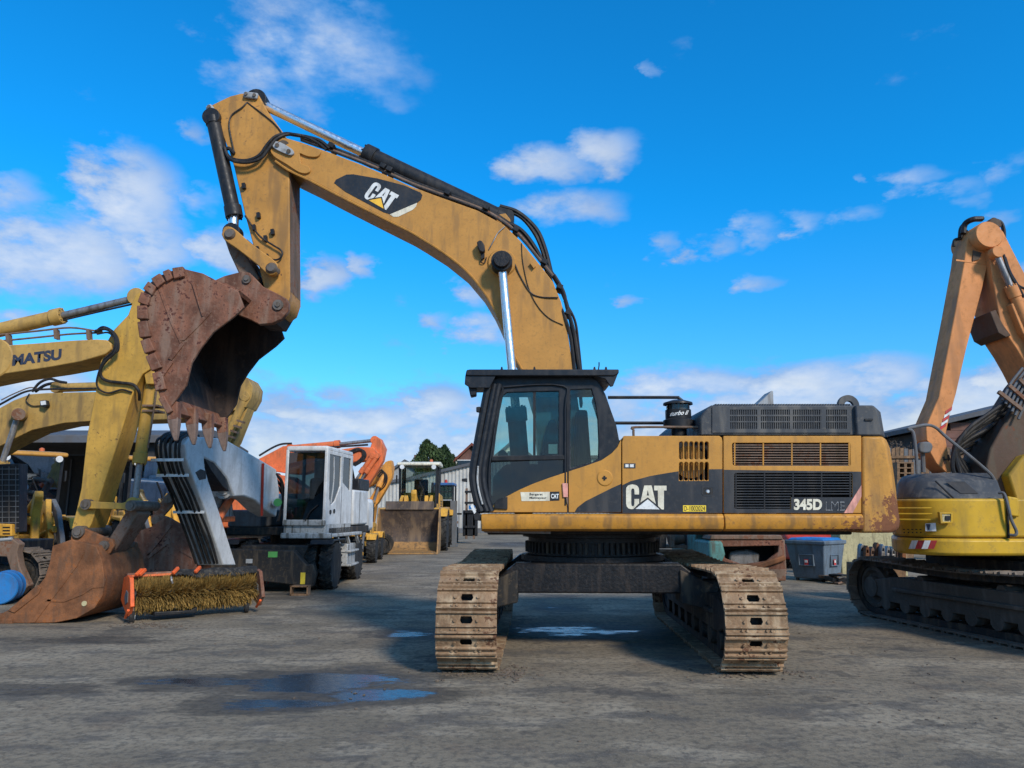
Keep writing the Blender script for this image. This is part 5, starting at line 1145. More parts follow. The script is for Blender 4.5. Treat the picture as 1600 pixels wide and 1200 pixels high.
    if bucket:
        h = bw_/2; prof = [(-4.05, .03), (-3.2, .05), (-2.95, .16), (-2.80, .42), (-2.78, .75), (-2.92, 1.15), (-3.12, 1.52)]
        q = MB(); q.yz([(y, z) for y, z in prof]+[(y+.05 if i > 1 else y, z-.035 if i < 3 else z) for i, (y, z) in list(enumerate(prof))[::-1]], -h, h); bkt = q.build('bucket_shell', 'loader_bucket', t)
        for sx in (-1, 1): MB().yz([(-4.05, .0), (-3.15, .0), (-2.85, .10), (-2.72, .45), (-2.72, .8), (-2.90, 1.2), (-3.14, 1.58), (-3.25, 1.55), (-3.9, .25)], sx*h, sx*(h+.05)).build('bucket_cheek', 'bucket_edge', t, bevel=.008)
        MB().box((0, -4.07, .03), (2*h+.08, .30, .05)).build('cutting_edge', 'bucket_edge', bkt, bevel=.008)
        MB().yz([(-3.9, .06), (-3.25, .085), (-3.02, .16), (-2.86, .36), (-2.87, .37), (-3.05, .18), (-3.26, .10), (-3.9, .07)], -h+.01, h-.01).build('worn_floor', 'bucket_edge', bkt, smooth=False)
        MB().yz([(-3.16, 1.5), (-3.05, 1.5), (-2.95, 1.72), (-3.12, 1.80)], -h*.82, h*.82).build('spill_guard', 'loader_bucket', bkt, bevel=.01)
        for k in range(12): MB().cyl((-h+.15+k*(2*h-.3)/11, -4.0, .05), (-h+.15+k*(2*h-.3)/11, -4.0, .068), .035, seg=8).build('edge_bolt', 'pin_steel', bkt)
    return t
def put(t, x, y, rz, s=1.):
    t.location = (x, y, 0); t.rotation_euler = (0, 0, rz); t.scale = (s, s, s); return t
p = G(631, 866)
put(make_loader('yellow wheel loader facing out with a wide scraped bucket flat on the ground', None, glassm='glass_clear', bw_=2.10), p.x-.02, p.y+4.05*1.2, R(1), 1.2)
l1 = make_loader('yellow wheel loader in front of the dark shed, cab beside the barred guard', 'loaders before the shed', cabtop='cat', bucket=False)
put(l1, -13.6, 21.0, R(42), 1.0)
l2 = copy_tree(l1); l2['label'] = 'yellow wheel loader in front of the dark shed, cab showing behind the pitted stick'
put(l2, -11.2, 23.2, R(42), 1.0)
p = G(576, 880)
l3 = copy_tree(l1); l3['label'] = 'small orange-yellow loader tucked behind the white wheeled excavator'; del l3['group']; l3['category'] = 'loader'
put(l3, p.x-.62, p.y+1.1, R(4), .62)

# ================================================================ orange excavators behind the white one
def UX(Y): return lambda px, py: U(px, py, Y)
OG = thing('orange_excavator', 'orange excavator with raised boom and folded stick behind the white cab', 'excavator', (-8.0, 25.3, 0))
YO = 25.0
ob_ = MB().px([(395, 730), (404, 717), (425, 706), (442, 697), (456, 696), (472, 709), (520, 704), (560, 698), (584, 699), (592, 708), (590, 718), (560, 721), (510, 730), (472, 741), (450, 740), (425, 736), (402, 745)], YO, YO+.6).build('boom', 'orange', OG, bevel=.03)
ram(OG, U(454, 701, YO+.3), U(530, 694, YO+.3), U(586, 688, YO+.3), .12, .06, 'orange', 'steel', name='stick_cylinder')
os_ = MB().px([(580, 694), (585, 685), (590, 683), (595, 686), (602, 701), (598, 720), (586, 741), (573, 762), (558, 758), (566, 742), (574, 722), (576, 706)], YO+.1, YO+.5).build('stick', 'orange', OG, bevel=.03)
for dx_ in (0, 8): ram(OG, U(590-dx_, 712, YO-.05), U(572-dx_, 738, YO-.05), U(560-dx_, 757, YO-.05), .075, .04, 'orange', 'steel', name='bucket_cylinder')
for k in range(3): MB().tube([U(x+k*2, y+k, YO-.05) for x, y in ((545, 706), (558, 701), (566, 704), (567, 712), (560, 720), (550, 726))], .03, 7).build('boom_hose', 'hose', ob_)
for pts in ([(405, 712), (425, 700), (440, 694), (456, 693)], [(456, 704), (500, 700), (545, 697), (575, 695)]): MB().tube([U(x, y, YO+.05) for x, y in pts], .035, 7).build('boom_pipe', 'hose', ob_)
MB().xz([(-10.2, 1.2), (-7.0, 1.2), (-6.9, 2.4), (-7.6, 2.9), (-10.0, 2.8)], 24.0, 26.6).build('house', 'orange', OG, bevel=.06)
MB().px([(398, 745), (430, 738), (440, 760), (420, 800), (390, 800)], YO+.02, YO+.58).build('boom_foot', 'orange', OG, bevel=.03)
for Yk in (24.2, 26.4): make_track(OG, -8.3, Yk, PI/2, 1.8, .48, .6, 40, 'shoe_dark', shoes=False)
MB().box((-8.3, 25.3, .9), (2.2, 1.8, .6)).build('carbody', 'under', OG, bevel=.04)
p = G(585, 880)
q = MB(); OB = thing('folded_excavator', 'orange-yellow excavator with its arm folded up behind the loader bucket', 'excavator', (-5.6, 29.5, 0))
YB = 29.0
MB().px([(597, 727), (606, 720), (612, 719), (614, 730), (612, 746), (604, 762), (590, 786), (580, 796), (570, 790), (583, 770), (592, 750)], YB, YB+.45).build('stick', 'orange_yellow', OB, bevel=.03)
MB().px([(560, 740), (600, 728), (606, 738), (600, 748), (566, 766), (556, 800), (540, 800), (546, 760)], YB+.5, YB+.9).build('boom', 'orange_yellow', OB, bevel=.03)
for k in range(3): MB().tube([U(x+2*k, y+2*k, YB-.05) for x, y in ((588, 742), (596, 734), (601, 742), (598, 754), (590, 762))], .025, 7).build('arm_hose', 'hose', OB)
ram(OB, U(606, 726, YB+.2), U(592, 760, YB-.1), U(582, 790, YB-.1), .10, .05, 'orange_yellow', 'steel', name='bucket_cylinder')
MB().xz([(-8.5, 1.1), (-5.6, 1.1), (-5.5, 2.1), (-8.4, 2.4)], 28.6, 31.0).build('house', 'orange_yellow', OB, bevel=.06)
for Yk in (28.9, 30.8): make_track(OB, -6.8, Yk, PI/2, 1.6, .45, .55, 36, 'shoe_dark', shoes=False)
# ================================================================ blue forklift and upright fork
c = G(690, 850); FL = thing('forklift', 'dark blue forklift with cab lamp beside the corrugated wall', 'forklift', (c.x, c.y, 0))
fx, fy = c.x, c.y
for sx in (-1, 1):
    for sy in (.4, 2.6): wheel(FL, (fx+sx*.55, fy+sy, .42), .42, .3, lugs=14)
MB().extr([(fx-.62, fy+.2, .45), (fx+.62, fy+.2, .45), (fx+.62, fy+.2, 1.5), (fx-.62, fy+.2, 1.5)], (0, 2.9, 0)).build('chassis', 'blue', FL, bevel=.06)
cbf = MB().extr([(fx-.6, fy+.4, 3.15), (fx+.6, fy+.4, 3.15), (fx+.6, fy+.4, 3.3), (fx-.6, fy+.4, 3.3)], (0, 2.0, 0)).build('cab_roof', 'blue', FL, bevel=.03)
for sx in (-1, 1):
    for sy in (.45, 2.3): MB().beam((fx+sx*.55, fy+sy, 1.45), (fx+sx*.55, fy+sy, 3.2), .09, .09).build('cab_pillar', 'cab_black', cbf)
for z in (1.9, 2.35, 2.8): MB().box((fx, fy+.44, z), (1.05, .03, .05)).build('screen_bar', 'grey_light' if z == 2.35 else 'black', cbf)
MB().extr([(fx-.5, fy+.47, 1.5), (fx+.5, fy+.47, 1.5), (fx+.5, fy+.47, 3.15), (fx-.5, fy+.47, 3.15)], (0, .008, 0)).build('windscreen', 'glass_dark', cbf, smooth=False)
MB().box((fx, fy+1.6, 1.9), (.9, .5, .9)).build('seat', 'seat', cbf, bevel=.08)
MB().lathe([(.02, 0), (.09, 0), (.08, .16), (.02, .2)], (fx+.1, fy+1.0, 3.3), (0, 0, 1), 14).build('beacon', 'red', cbf)
mx_ = fx+.95
for k in (0, .42): MB().extr([(mx_+.28+k, fy+.5, .25), (mx_+.40+k, fy+.5, .25), (mx_+.40+k, fy+.5, 3.0-.2*k), (mx_+.28+k, fy+.5, 3.0-.2*k)], (0, .18, 0)).build('mast_rail', 'rusty_under', FL, bevel=.01)
for z in (.9, 1.7, 2.2, 2.8): MB().box((mx_+.55, fy+.45, z), (.62, .12, .12)).build('mast_crossbar', 'black', FL, bevel=.01)
MB().box((mx_+.55, fy+.8, 1.1), (.8, .6, 1.4)).build('mast_carriage', 'black', FL, bevel=.03); MB().box((mx_+.65, fy+.35, 1.95), (.35, .08, .2)).build('carriage_plate', 'blue_lid', FL)
MB().box((fx+.6, fy+.3, 1.6), (.9, .1, .1)).build('cross_beam', 'black', FL)
d_ = G(708, 855); FK = thing('fork_attachment', 'tall grey fork attachment standing upright beside the blue forklift', 'fork', (d_.x, d_.y, 0))
MB().yz([(d_.y, .0), (d_.y+.95, .0), (d_.y+.95, .09), (d_.y+.14, .12), (d_.y+.12, 2.25), (d_.y, 2.25)], d_.x-.17, d_.x+.17).build('tine', 'grey', FK, bevel=.015)
MB().box((d_.x, d_.y+.16, 1.2), (.46, .06, .12)).build('cross_plate', 'rusty_under', FK)

# ================================================================ shed, wall, houses, trees
Ysh = 31.0; xr = U(263, 700, Ysh).x; ztop = 4.85
SH = thing('shed', 'dark open-fronted shed with low grey roof behind the yellow loaders', 'shed', (xr-9, Ysh+4, 0))
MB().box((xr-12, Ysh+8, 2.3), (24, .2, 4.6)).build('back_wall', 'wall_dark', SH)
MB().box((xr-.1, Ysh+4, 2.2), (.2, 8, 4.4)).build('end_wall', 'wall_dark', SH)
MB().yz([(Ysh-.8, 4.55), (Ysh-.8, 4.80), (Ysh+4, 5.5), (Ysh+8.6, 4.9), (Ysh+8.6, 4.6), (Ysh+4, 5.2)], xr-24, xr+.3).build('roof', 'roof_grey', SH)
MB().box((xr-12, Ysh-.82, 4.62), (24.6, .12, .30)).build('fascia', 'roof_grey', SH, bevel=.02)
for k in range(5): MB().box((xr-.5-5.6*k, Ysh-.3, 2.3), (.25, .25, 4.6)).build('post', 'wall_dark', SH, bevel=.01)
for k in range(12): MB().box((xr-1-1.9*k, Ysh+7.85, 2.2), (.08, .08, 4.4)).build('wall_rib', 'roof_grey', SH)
Yw = 62.0; WL = thing('corrugated_wall', 'long pale corrugated wall of a hall with dark sloping cap', 'wall', (-3, Yw, 0))
wt_ = [(U(x, y, Yw).x, U(x, y, Yw).z) for x, y in ((560, 762), (640, 750), (672, 742), (740, 726), (790, 716), (950, 716))]
def wz(x):
    for (xa, za), (xb, zb_) in zip(wt_, wt_[1:]):
        if x <= xb: return za+(zb_-za)*(x-xa)/(xb-xa)
    return wt_[-1][1]
q = MB(); xa, xb = wt_[0][0], wt_[-1][0]; npn = int((xb-xa)/.30); vs_ = []
for i in range(npn*4+1):
    x = xa+(xb-xa)*i/(npn*4); dd = (0, 0, -.06, -.06)[i % 4]
    vs_.append((q.bm.verts.new((x, Yw+dd, 0)), q.bm.verts.new((x, Yw+dd, wz(x)))))
for (a_, b_), (c_, e_) in zip(vs_, vs_[1:]): q.bm.faces.new((a_, c_, e_, b_))
so = q.build('corrugated_sheet', 'wall_panel', WL, smooth=False); so['kind'] = 'stuff'
MB().xz([(x, z-.02) for x, z in wt_]+[(x, z+.22) for x, z in wt_[::-1]], Yw-.3, Yw+12).build('roof_cap', 'roof_grey', WL)
MB().box(((xa+xb)/2, Yw-.10, .2), (xb-xa, .1, .4)).build('wall_plinth', 'grey', WL)
def house(name, label, pxl, pxr, ytop, yeave, Y, roofm, depth=9., wallm='plaster', win=()):
    a_, b_ = U(pxl, yeave, Y), U(pxr, yeave, Y); tp = U((pxl+pxr)/2, ytop, Y)
    t = thing(name, label, 'house', ((a_.x+b_.x)/2, Y+depth/2, 0))
    MB().xz([(a_.x+.4, 0), (b_.x-.4, 0), (b_.x-.4, a_.z), (tp.x, tp.z-.3), (a_.x+.4, a_.z)], Y, Y+depth).build('wall', wallm, t)
    rf = MB().xz([(a_.x-.3, a_.z-.2), (tp.x, tp.z), (b_.x+.3, a_.z-.2), (b_.x+.3, a_.z-.5), (tp.x, tp.z-.35), (a_.x-.3, a_.z-.5)], Y-.5, Y+depth+.5).build('roof', roofm, t)
    MB().box((tp.x+.8, Y+depth*.4, tp.z+.2), (.7, .7, 1.6)).build('chimney', 'siding', rf)
    for x, y, w, h in win:
        c_ = U(x, y, Y); wi = MB().box((c_.x, Y-.02, c_.z), (w, .08, h)).build('window', 'white_decal', t); MB().box((c_.x, Y-.07, c_.z), (w*.8, .03, h*.8)).build('pane', 'glass_dark', wi)
    return t
house('house', 'red-roofed brick house with gable rising behind the corrugated wall', 700, 775, 692, 728, 88, 'roof_red', wallm='siding', win=((726, 725, 2.2, 1.0),))
house('house', 'grey-roofed house glimpsed through the excavator cab windows', 768, 836, 687, 716, 80, 'roof_grey', win=((800, 712, 1.2, 1.2),))
house('storage_hall', 'low hall with dark pitched roof beyond the wheel loader', 604, 662, 718, 738, 96, 'roof_grey', 14, wallm='grey_light')
def tree(label, px, pyt, pyb, Y, hw, mat, seed, n=7000, group='trees behind the wall'):
    rn = random.Random(seed); top = U(px, pyt, Y); X0 = top.x; H_ = top.z; w = hw/FPX*Y
    t = thing('conifer_tree', label, 'tree', (X0, Y, 0), group)
    MB().cyl((X0, Y, 0), (X0, Y, H_*.95), w*.12, .03, seg=8).build('trunk', 'bark', t)
    q = MB(); z0 = 1.0
    lobes = [(rn.uniform(0, 2*PI), rn.uniform(0, 1)) for _ in range(26)]
    for i in range(n):
        h = rn.random()**.85; z = z0+(H_-z0)*h
        rad = w*(1-h**9)*(.85+.15*math.sin(z*3.1+seed))+.08
        an = rn.uniform(0, 2*PI)
        bump_ = 1.0
        for la, lh in lobes:
            dd = (1-math.cos(an-la))*2+((h-lh)*7)**2
            bump_ += .6*math.exp(-dd*3.2)
        rr_ = rad*bump_*math.sqrt(rn.uniform(.25, 1))*.82
        c_ = Vector((X0+rr_*math.cos(an), Y+rr_*math.sin(an), z)); s_ = rn.uniform(.10, .24)
        u_ = Vector((rn.uniform(-1, 1), rn.uniform(-1, 1), rn.uniform(-.6, .6))).normalized(); v_ = Vector((rn.uniform(-.5, .5), rn.uniform(-.5, .5), rn.uniform(.3, 1))).normalized()
        q.bm.faces.new([q.bm.verts.new(c_+u_*s_*.6), q.bm.verts.new(c_+v_*s_*1.5), q.bm.verts.new(c_-u_*s_*.6), q.bm.verts.new(c_-v_*s_*.5)])
    q.build('crown', mat, t, smooth=False)
tree('dense green conifer rising above the corrugated wall', 667, 689, 800, 84, 24, 'leaf', 4)
tree('slimmer darker conifer beside the dense one above the wall', 695, 697, 800, 86, 17, 'leaf2', 9, 5000)
tree('low conifer filling the gap beside the slim one', 707, 712, 800, 88, 10, 'leaf2', 12, 3000)
# ================================================================ yellow long-reach excavator on the other side
KR = thing('demolition_excavator', 'yellow long-reach excavator with folded peach arm and dusty dark tracks', 'excavator', (7.7, 11.2, 0))
TA = R(-10); tr_ = Vector((math.cos(TA), -math.sin(TA), 0))
c0 = Vector((6.48, 10.92, 0))
make_track(KR, c0.x, c0.y, TA, 1.9, .48, .62, 44, 'shoe_dark', 'under_dusty')
c1 = c0+tr_*2.5
make_track(KR, c1.x, c1.y, TA, 1.9, .48, .62, 44, 'shoe_dark', shoes=False)
cm = (c0+c1)/2; MB().box((cm.x, cm.y, .80), (2.2, 2.0, .5), Matrix.Rotation(-TA, 3, 'Z')).build('carbody', 'under', KR, bevel=.03)
MB().lathe([(.4, 1.0), (.75, 1.0), (.75, 1.2), (.4, 1.2)], (cm.x, cm.y, 0), (0, 0, 1), 28).build('swing_ring', 'under', KR)
def kx(px): return U(px, 800, 10.0).x
def kp(px, Y): return (U(px, 800, Y).x, Y)
plan = [(10.6, 10.0), kp(1520, 10.0), kp(1492, 10.02), kp(1468, 10.08), kp(1440, 10.22), kp(1412, 10.48), kp(1397, 10.75), kp(1391, 11.2), kp(1389, 11.8), (6.45, 12.5), (7.0, 12.8), (10.6, 12.8)]
def shrink(pl, d): cx_, cy_ = 8.0, 11.4; return [(x+(d if x < 8 else 0)*(1 if x < 7 else .3), y+(d if y < cy_ else -d)) for x, y in pl]
z_a, z_b, z_c = 1.13, U(1500, 841, 10).z, U(1500, 779, 10).z
sk_ = MB().xy(plan, z_a, z_b-.006).build('side_skirt', 'kom_right', KR, bevel=.04)
body = MB().xy(shrink(plan, .015), z_b+.006, z_c).build('body_panel', 'kom_right', KR, bevel=.03)
MB().xy(shrink(plan, .05), z_b-.03, z_b+.03).build('panel_gap', 'black', KR)
zt_ = U(1450, 739, 10.5).z
hb_ = [kp(1574, 10.08), kp(1500, 10.08), kp(1466, 10.15), kp(1440, 10.3), kp(1416, 10.56), kp(1404, 10.85), kp(1400, 11.4), kp(1402, 12.0), (6.7, 12.55), (7.2, 12.7), (U(1574, 800, 10.08).x, 12.7)]
ht_ = [kp(1556, 10.5), kp(1496, 10.5), kp(1468, 10.55), kp(1446, 10.68), kp(1426, 10.9), kp(1418, 11.15), kp(1414, 11.5), kp(1418, 11.9), (6.75, 12.2), (7.2, 12.3), (U(1556, 800, 10.5).x, 12.3)]
def loft(a_, za, b_, zb_, name, mat, par, bev=.03):
    q = MB(); A_ = [q.bm.verts.new((x, y, za)) for x, y in a_]; M_ = [q.bm.verts.new((xa_*.62+xb_*.38, ya_*.62+yb_*.38, za+(zb_-za)*.68)) for (xa_, ya_), (xb_, yb_) in zip(a_, b_)]; B_ = [q.bm.verts.new((x, y, zb_)) for x, y in b_]
    k = len(A_)
    for P_a, P_b in ((A_, M_), (M_, B_)):
        for i in range(k): q.bm.faces.new((P_a[i], P_a[(i+1) % k], P_b[(i+1) % k], P_b[i]))
    q.bm.faces.new(A_[::-1]); q.bm.faces.new(B_); return q.build(name, mat, par, bevel=bev, seg=4)
hd_ = loft(hb_, z_c-.02, ht_, zt_, 'engine_hood', 'hood_grey', KR, .05)
zm_ = z_c-.02+(zt_-z_c+.02)*.68
def onslope(px, f):   # a point on the sloping front of the hood; f runs from its foot to the shoulder
    x0_, x1_ = U(px, 800, 10.08).x, U(px, 800, 10.08).x-.12*(1 if px > 1480 else .3)
    y0_ = 10.08; y1_ = 10.08*.62+10.5*.38
    return Vector((x0_+(x1_-x0_)*f, y0_+(y1_-y0_)*f-.012, z_c-.02+(zm_-z_c+.02)*f))
MB().extr([onslope(1512, .35), onslope(1540, .35), onslope(1536, .95), onslope(1506, .95)], (0, .006, .004)).build('hood_vent', 'black', hd_, smooth=False)
MB().tube([onslope(1494, .02), onslope(1492, .5), onslope(1490, 1.0)], .012, 6, smooth=False).build('hood_seam', 'black', hd_)
for y in (794, 803, 812):
    a_ = [(kx(1462), 10.09), (kx(1440), 10.20), (kx(1412), 10.46), (5.40, 10.8)]
    q = MB(); zr = U(1440, y, 10.2).z; q.tube([(x, yy-.0, zr) for x, yy in a_], .012, 6); q.build('pressed_rib', 'kom_right', body)
rc = MB(); rc.px([(1468, 800), (1489, 801), (1489, 817), (1470, 818)], 9.985, 10.04, [[(1472, 803), (1486, 803), (1486, 815), (1473, 815)]]); ro = rc.build('handle_frame', 'kom_right', body, bevel=.004)
MB().px([(1472, 803), (1486, 803), (1486, 815), (1473, 815)], 9.998, 10.004).build('handle_recess', 'sand', ro, smooth=False); MB().px([(1478, 806), (1485, 806), (1485, 813), (1478, 813)], 9.98, 9.999).build('handle', 'black', ro)
def sag(px): # depth of the rounded tail at a pixel column
    xs = [(1492, 10.02), (1468, 10.08), (1440, 10.22), (1412, 10.48)]
    for (x1_, y1_), (x0_, y0_) in zip(xs, xs[1:]):
        if px >= x0_: return y0_+(y1_-y0_)*(px-x0_)/(x1_-x0_) if px <= x1_ else 10.015
    return 10.5
def wrap(name, pts, mat, par, dz=.012):
    q = MB(); P1 = [U(x, y, sag(x)-dz) for x, y in pts]; q.extr(P1, (0, .006, 0)); return q.build(name, mat, par, smooth=False)
for x in range(4):
    wrap('hazard_stripe', [(1420+x*10, 857.5), (1425+x*10, 844.5), (1434.5+x*10, 844.5), (1429.5+x*10, 857.5)], 'decal_red' if x % 2 else 'white_decal', sk_, .03)
wrap('notice_sticker', [(1446, 818), (1462, 817), (1463, 830), (1446, 830)], 'white_decal', body, .03); wrap('notice_mark', [(1447, 819), (1454, 819), (1452, 828), (1450, 828)], 'decal_navy', body, .035)
for k in range(5): wrap('vent_slot', [(1411+k*6.5, 826.5), (1414+k*6.5, 826.5), (1414+k*6.5, 828), (1411+k*6.5, 828)], 'black', body, .03); wrap('vent_slot', [(1412+k*6.5, 831), (1414+k*6.5, 831), (1414+k*6.5, 833), (1412+k*6.5, 833)], 'black', body, .03)
MB().px([(1573.5, 778), (1576, 778), (1578, 841), (1575.5, 841)], 9.985, 10.02).build('door_gap', 'black', body)
MB().px([(1575, 775), (1592, 778), (1594, 808), (1577, 806)], 9.96, 10.02).build('side_locker', 'kom_right', body, bevel=.02)
# rails and mirror
for pts, nm in (([(1433, 740, 10.4), (1431, 705, 10.4), (1427, 676, 10.4), (1419, 670, 10.4), (1430, 667, 10.4), (1447, 664, 10.4), (1462, 668, 10.4), (1480, 684, 10.4), (1530, 725, 10.3), (1552, 747, 10.3), (1557, 772, 10.3)], .022), ([(1560, 770, 10.0), (1569, 772, 9.95), (1576, 795, 9.93), (1580, 812, 9.93), (1588, 830, 9.93), (1586, 836, 9.93), (1578, 836, 9.97)], .020), ([(1443, 738, 10.6), (1442, 715, 10.6), (1441, 702, 10.6)], .03)):
    MB().tube([U(*p_) for p_ in pts], nm, 8).build('hand_rail', 'grey', KR)
mr = MB().px(sm2([(1436, 699), (1438, 692), (1445, 690), (1454, 691), (1458, 697), (1455, 706), (1446, 708), (1438, 706), (1436, 699)], 3)[:-1], 10.5, 10.58).build('mirror', 'grey', KR, bevel=.02)
# folded arm
RN_, RF_ = 11.05, 11.42
ps = [(1520, 357), (1511, 375), (1507, 407), (1492, 490), (1467, 620), (1452, 655), (1447, 668), (1448, 688), (1457, 698), (1453, 706), (1463, 724), (1478, 738), (1488, 737), (1481, 705), (1477, 682), (1484, 650), (1494, 615), (1510, 545), (1535, 450), (1547, 397), (1540, 385), (1532, 365)]
pst = MB().px(ps, RN_, RF_).build('stick', 'peach', KR, bevel=.012)
MB().px([(1521, 391), (1534, 395), (1530, 405), (1520, 408)], RN_-.02, RN_).build('pin_stub', 'peach_grime_shade', pst)
MB().px([(1494, 405), (1547, 412), (1547, 414), (1494, 407.5)], RN_-.006, RN_+.001).build('weld_seam', 'peach', pst)
for k, cs_ in enumerate(((1476, 0), (1474, 1), (1472, 0), (1470, 1), (1469, 0))):
    y = 638+k*6.2; x = 1480-k*2.2
    MB().px([(x-2, y+4), (x+8, y-3), (x+7, y+3), (x-3, y+10)], RN_-.008, RN_-.002).build('hazard_stripe', 'decal_red' if k % 2 == 0 else 'white_decal', pst, smooth=False)
for pts in ([(1473, 714), (1476, 713), (1479, 724), (1476, 725)], [(1480, 711), (1483, 710), (1485, 719), (1482, 720)], [(1475, 718), (1481, 716), (1482, 718), (1476, 720)]): MB().px(pts, RN_-.008, RN_).build('casting_mark', 'peach_grime_shade', pst)
hdk = MB().lathe([(.02, -.05), (.20, -.05), (.215, -.03), (.215, .60), (.02, .60)], U(1543, 368, RN_-.12), (0, 1, 0), 32).build('arm_head', 'peach', KR)
b2 = MB().px([(1541, 347), (1556, 350), (1568, 362), (1580, 386), (1600, 425), (1650, 520), (1760, 720), (1690, 740), (1604, 572), (1590, 548), (1574, 524), (1562, 500), (1552, 440), (1546, 400)], RN_-.10, RF_+.1).build('second_boom', 'peach', KR, bevel=.015)
MB().px([(1547, 487), (1556, 484), (1566, 505), (1580, 524), (1572, 527), (1560, 520)], RN_-.12, RF_+.12).build('arm_bracket', 'peach_grime_shade', b2, bevel=.01)
MB().px([(1580, 475), (1585, 472), (1612, 510), (1612, 535), (1598, 520)], RN_-.22, RN_-.08).build('ram_mount', 'peach', b2, bevel=.012)
ram(KR, U(1640, 590, RN_-.2), U(1580, 450, RN_-.2), U(1556, 395, RN_-.2), .075, .045, 'peach', 'steel', name='arm_cylinder')
MB().beam(U(1538, 422, RF_), U(1562, 500, RF_), .10, .10).build('tie_rod', 'peach_grime_shade', b2)
for pts, r in (([(1568, 398, RN_-.2), (1573, 415, RN_-.22), (1582, 436, RN_-.22), (1592, 447, RN_-.2), (1604, 452, RN_-.2)], .02), ([(1570, 402, RN_-.2), (1578, 425, RN_-.2), (1590, 446, RN_-.2), (1600, 465, RN_-.2)], .02), ([(1505, 365, RN_+.1), (1508, 350, RN_+.1), (1520, 343, RN_), (1534, 342, RN_)], .045), ([(1500, 372, RN_+.2), (1503, 355, RN_+.2), (1517, 345, RN_+.1), (1536, 341, RN_+.1)], .035), ([(1490, 385, RN_+.2), (1492, 375, RN_+.2), (1503, 372, RN_+.2), (1510, 360, RN_+.2)], .025), ([(1552, 343, RN_), (1563, 347, RN_), (1568, 358, RN_), (1569, 372, RN_)], .03)):
    MB().tube([U(*p_) for p_ in pts], r, 7).build('arm_hose', 'hose', KR)
MB().px(sm2([(1548, 342), (1554, 339), (1563, 344), (1566, 352), (1560, 356), (1550, 354), (1545, 348), (1548, 342)], 3)[:-1], RN_-.14, RN_).build('head_guard', 'peach_grime_shade', KR, bevel=.02)
# main boom, dark with grime and painted-in shade, and its bundle of hoses
mb_ = MB().px([(1780, 430), (1690, 500), (1612, 596), (1588, 635), (1566, 668), (1548, 700), (1541, 728), (1556, 775), (1612, 790), (1660, 700), (1780, 560)], RN_-.12, RF_+.16).build('main_boom', 'peach_grime_shade', KR, bevel=.02)
MB().px([(1590, 790), (1576, 742), (1600, 712), (1640, 700), (1680, 715), (1690, 800)], RN_-.3, RN_-.10).build('boom_foot', 'kom_right', KR, bevel=.03)
for k in range(11):
    j = lambda s_: random.uniform(-s_, s_); o_ = k*3.2
    Yk = RN_-.16+.055*k
    MB().tube([U(1640, 560+o_*.9, Yk), U(1604, 596+o_*1.1+j(2), Yk), U(1572, 628+o_*1.2+j(3), Yk), U(1540, 652+o_*1.1+j(4), Yk), U(1512-o_*.2+j(4), 672+o_+j(3), Yk), U(1494-o_*.1+j(5), 700+o_*.4, Yk), U(1492+o_*.9+j(4), 735, Yk), U(1510+o_*1.2, 768, Yk)], .030, 7).build('boom_hose', 'hose', mb_)
for k in range(6): MB().tube([U(1598+k*4, 575+k*4, RN_-.2), U(1580+k*5, 598+k*5, RN_-.22), U(1566+k*5, 625+k*6, RN_-.22)], .02, 7).build('boom_pipe', 'grey', mb_)
for k in range(3): MB().beam(U(1560+k*16, 612-k*10, RN_-.24), U(1596+k*12, 640-k*10, RN_-.24), .05, .05).build('pipe_clamp', 'rusty_under', mb_)

# ================================================================ things between the two big machines
c = G(1296, 911); BN_ = thing('waste_container', 'grey-blue plastic container with bright blue lid standing on the yard', 'container', (c.x, c.y+.6, 0)); rb = Matrix.Rotation(R(40), 3, 'Z'); cb_ = Vector((c.x, c.y+.72, 0))
def frus(z0, z1, a0, a1, name, mat, par, bev=.02, hole=None):
    q = MB(); v0 = [cb_+rb @ Vector((sx*a0, sy*a0, z0)) for sx, sy in ((-1, -1), (1, -1), (1, 1), (-1, 1))]; v1 = [cb_+rb @ Vector((sx*a1, sy*a1, z1)) for sx, sy in ((-1, -1), (1, -1), (1, 1), (-1, 1))]
    A_ = [q.bm.verts.new(v) for v in v0]; B_ = [q.bm.verts.new(v) for v in v1]
    for i in range(4): q.bm.faces.new((A_[i], A_[(i+1) % 4], B_[(i+1) % 4], B_[i]))
    q.bm.faces.new(A_[::-1]); q.bm.faces.new(B_); return q.build(name, mat, par, bevel=bev)
bd = frus(.06, .92, .40, .52, 'body', 'bin_grey', BN_, .03); frus(.90, 1.0, .55, .56, 'rim', 'bin_grey', BN_, .025); ld_ = frus(1.0, 1.06, .50, .42, 'lid', 'blue_lid', BN_, .03)
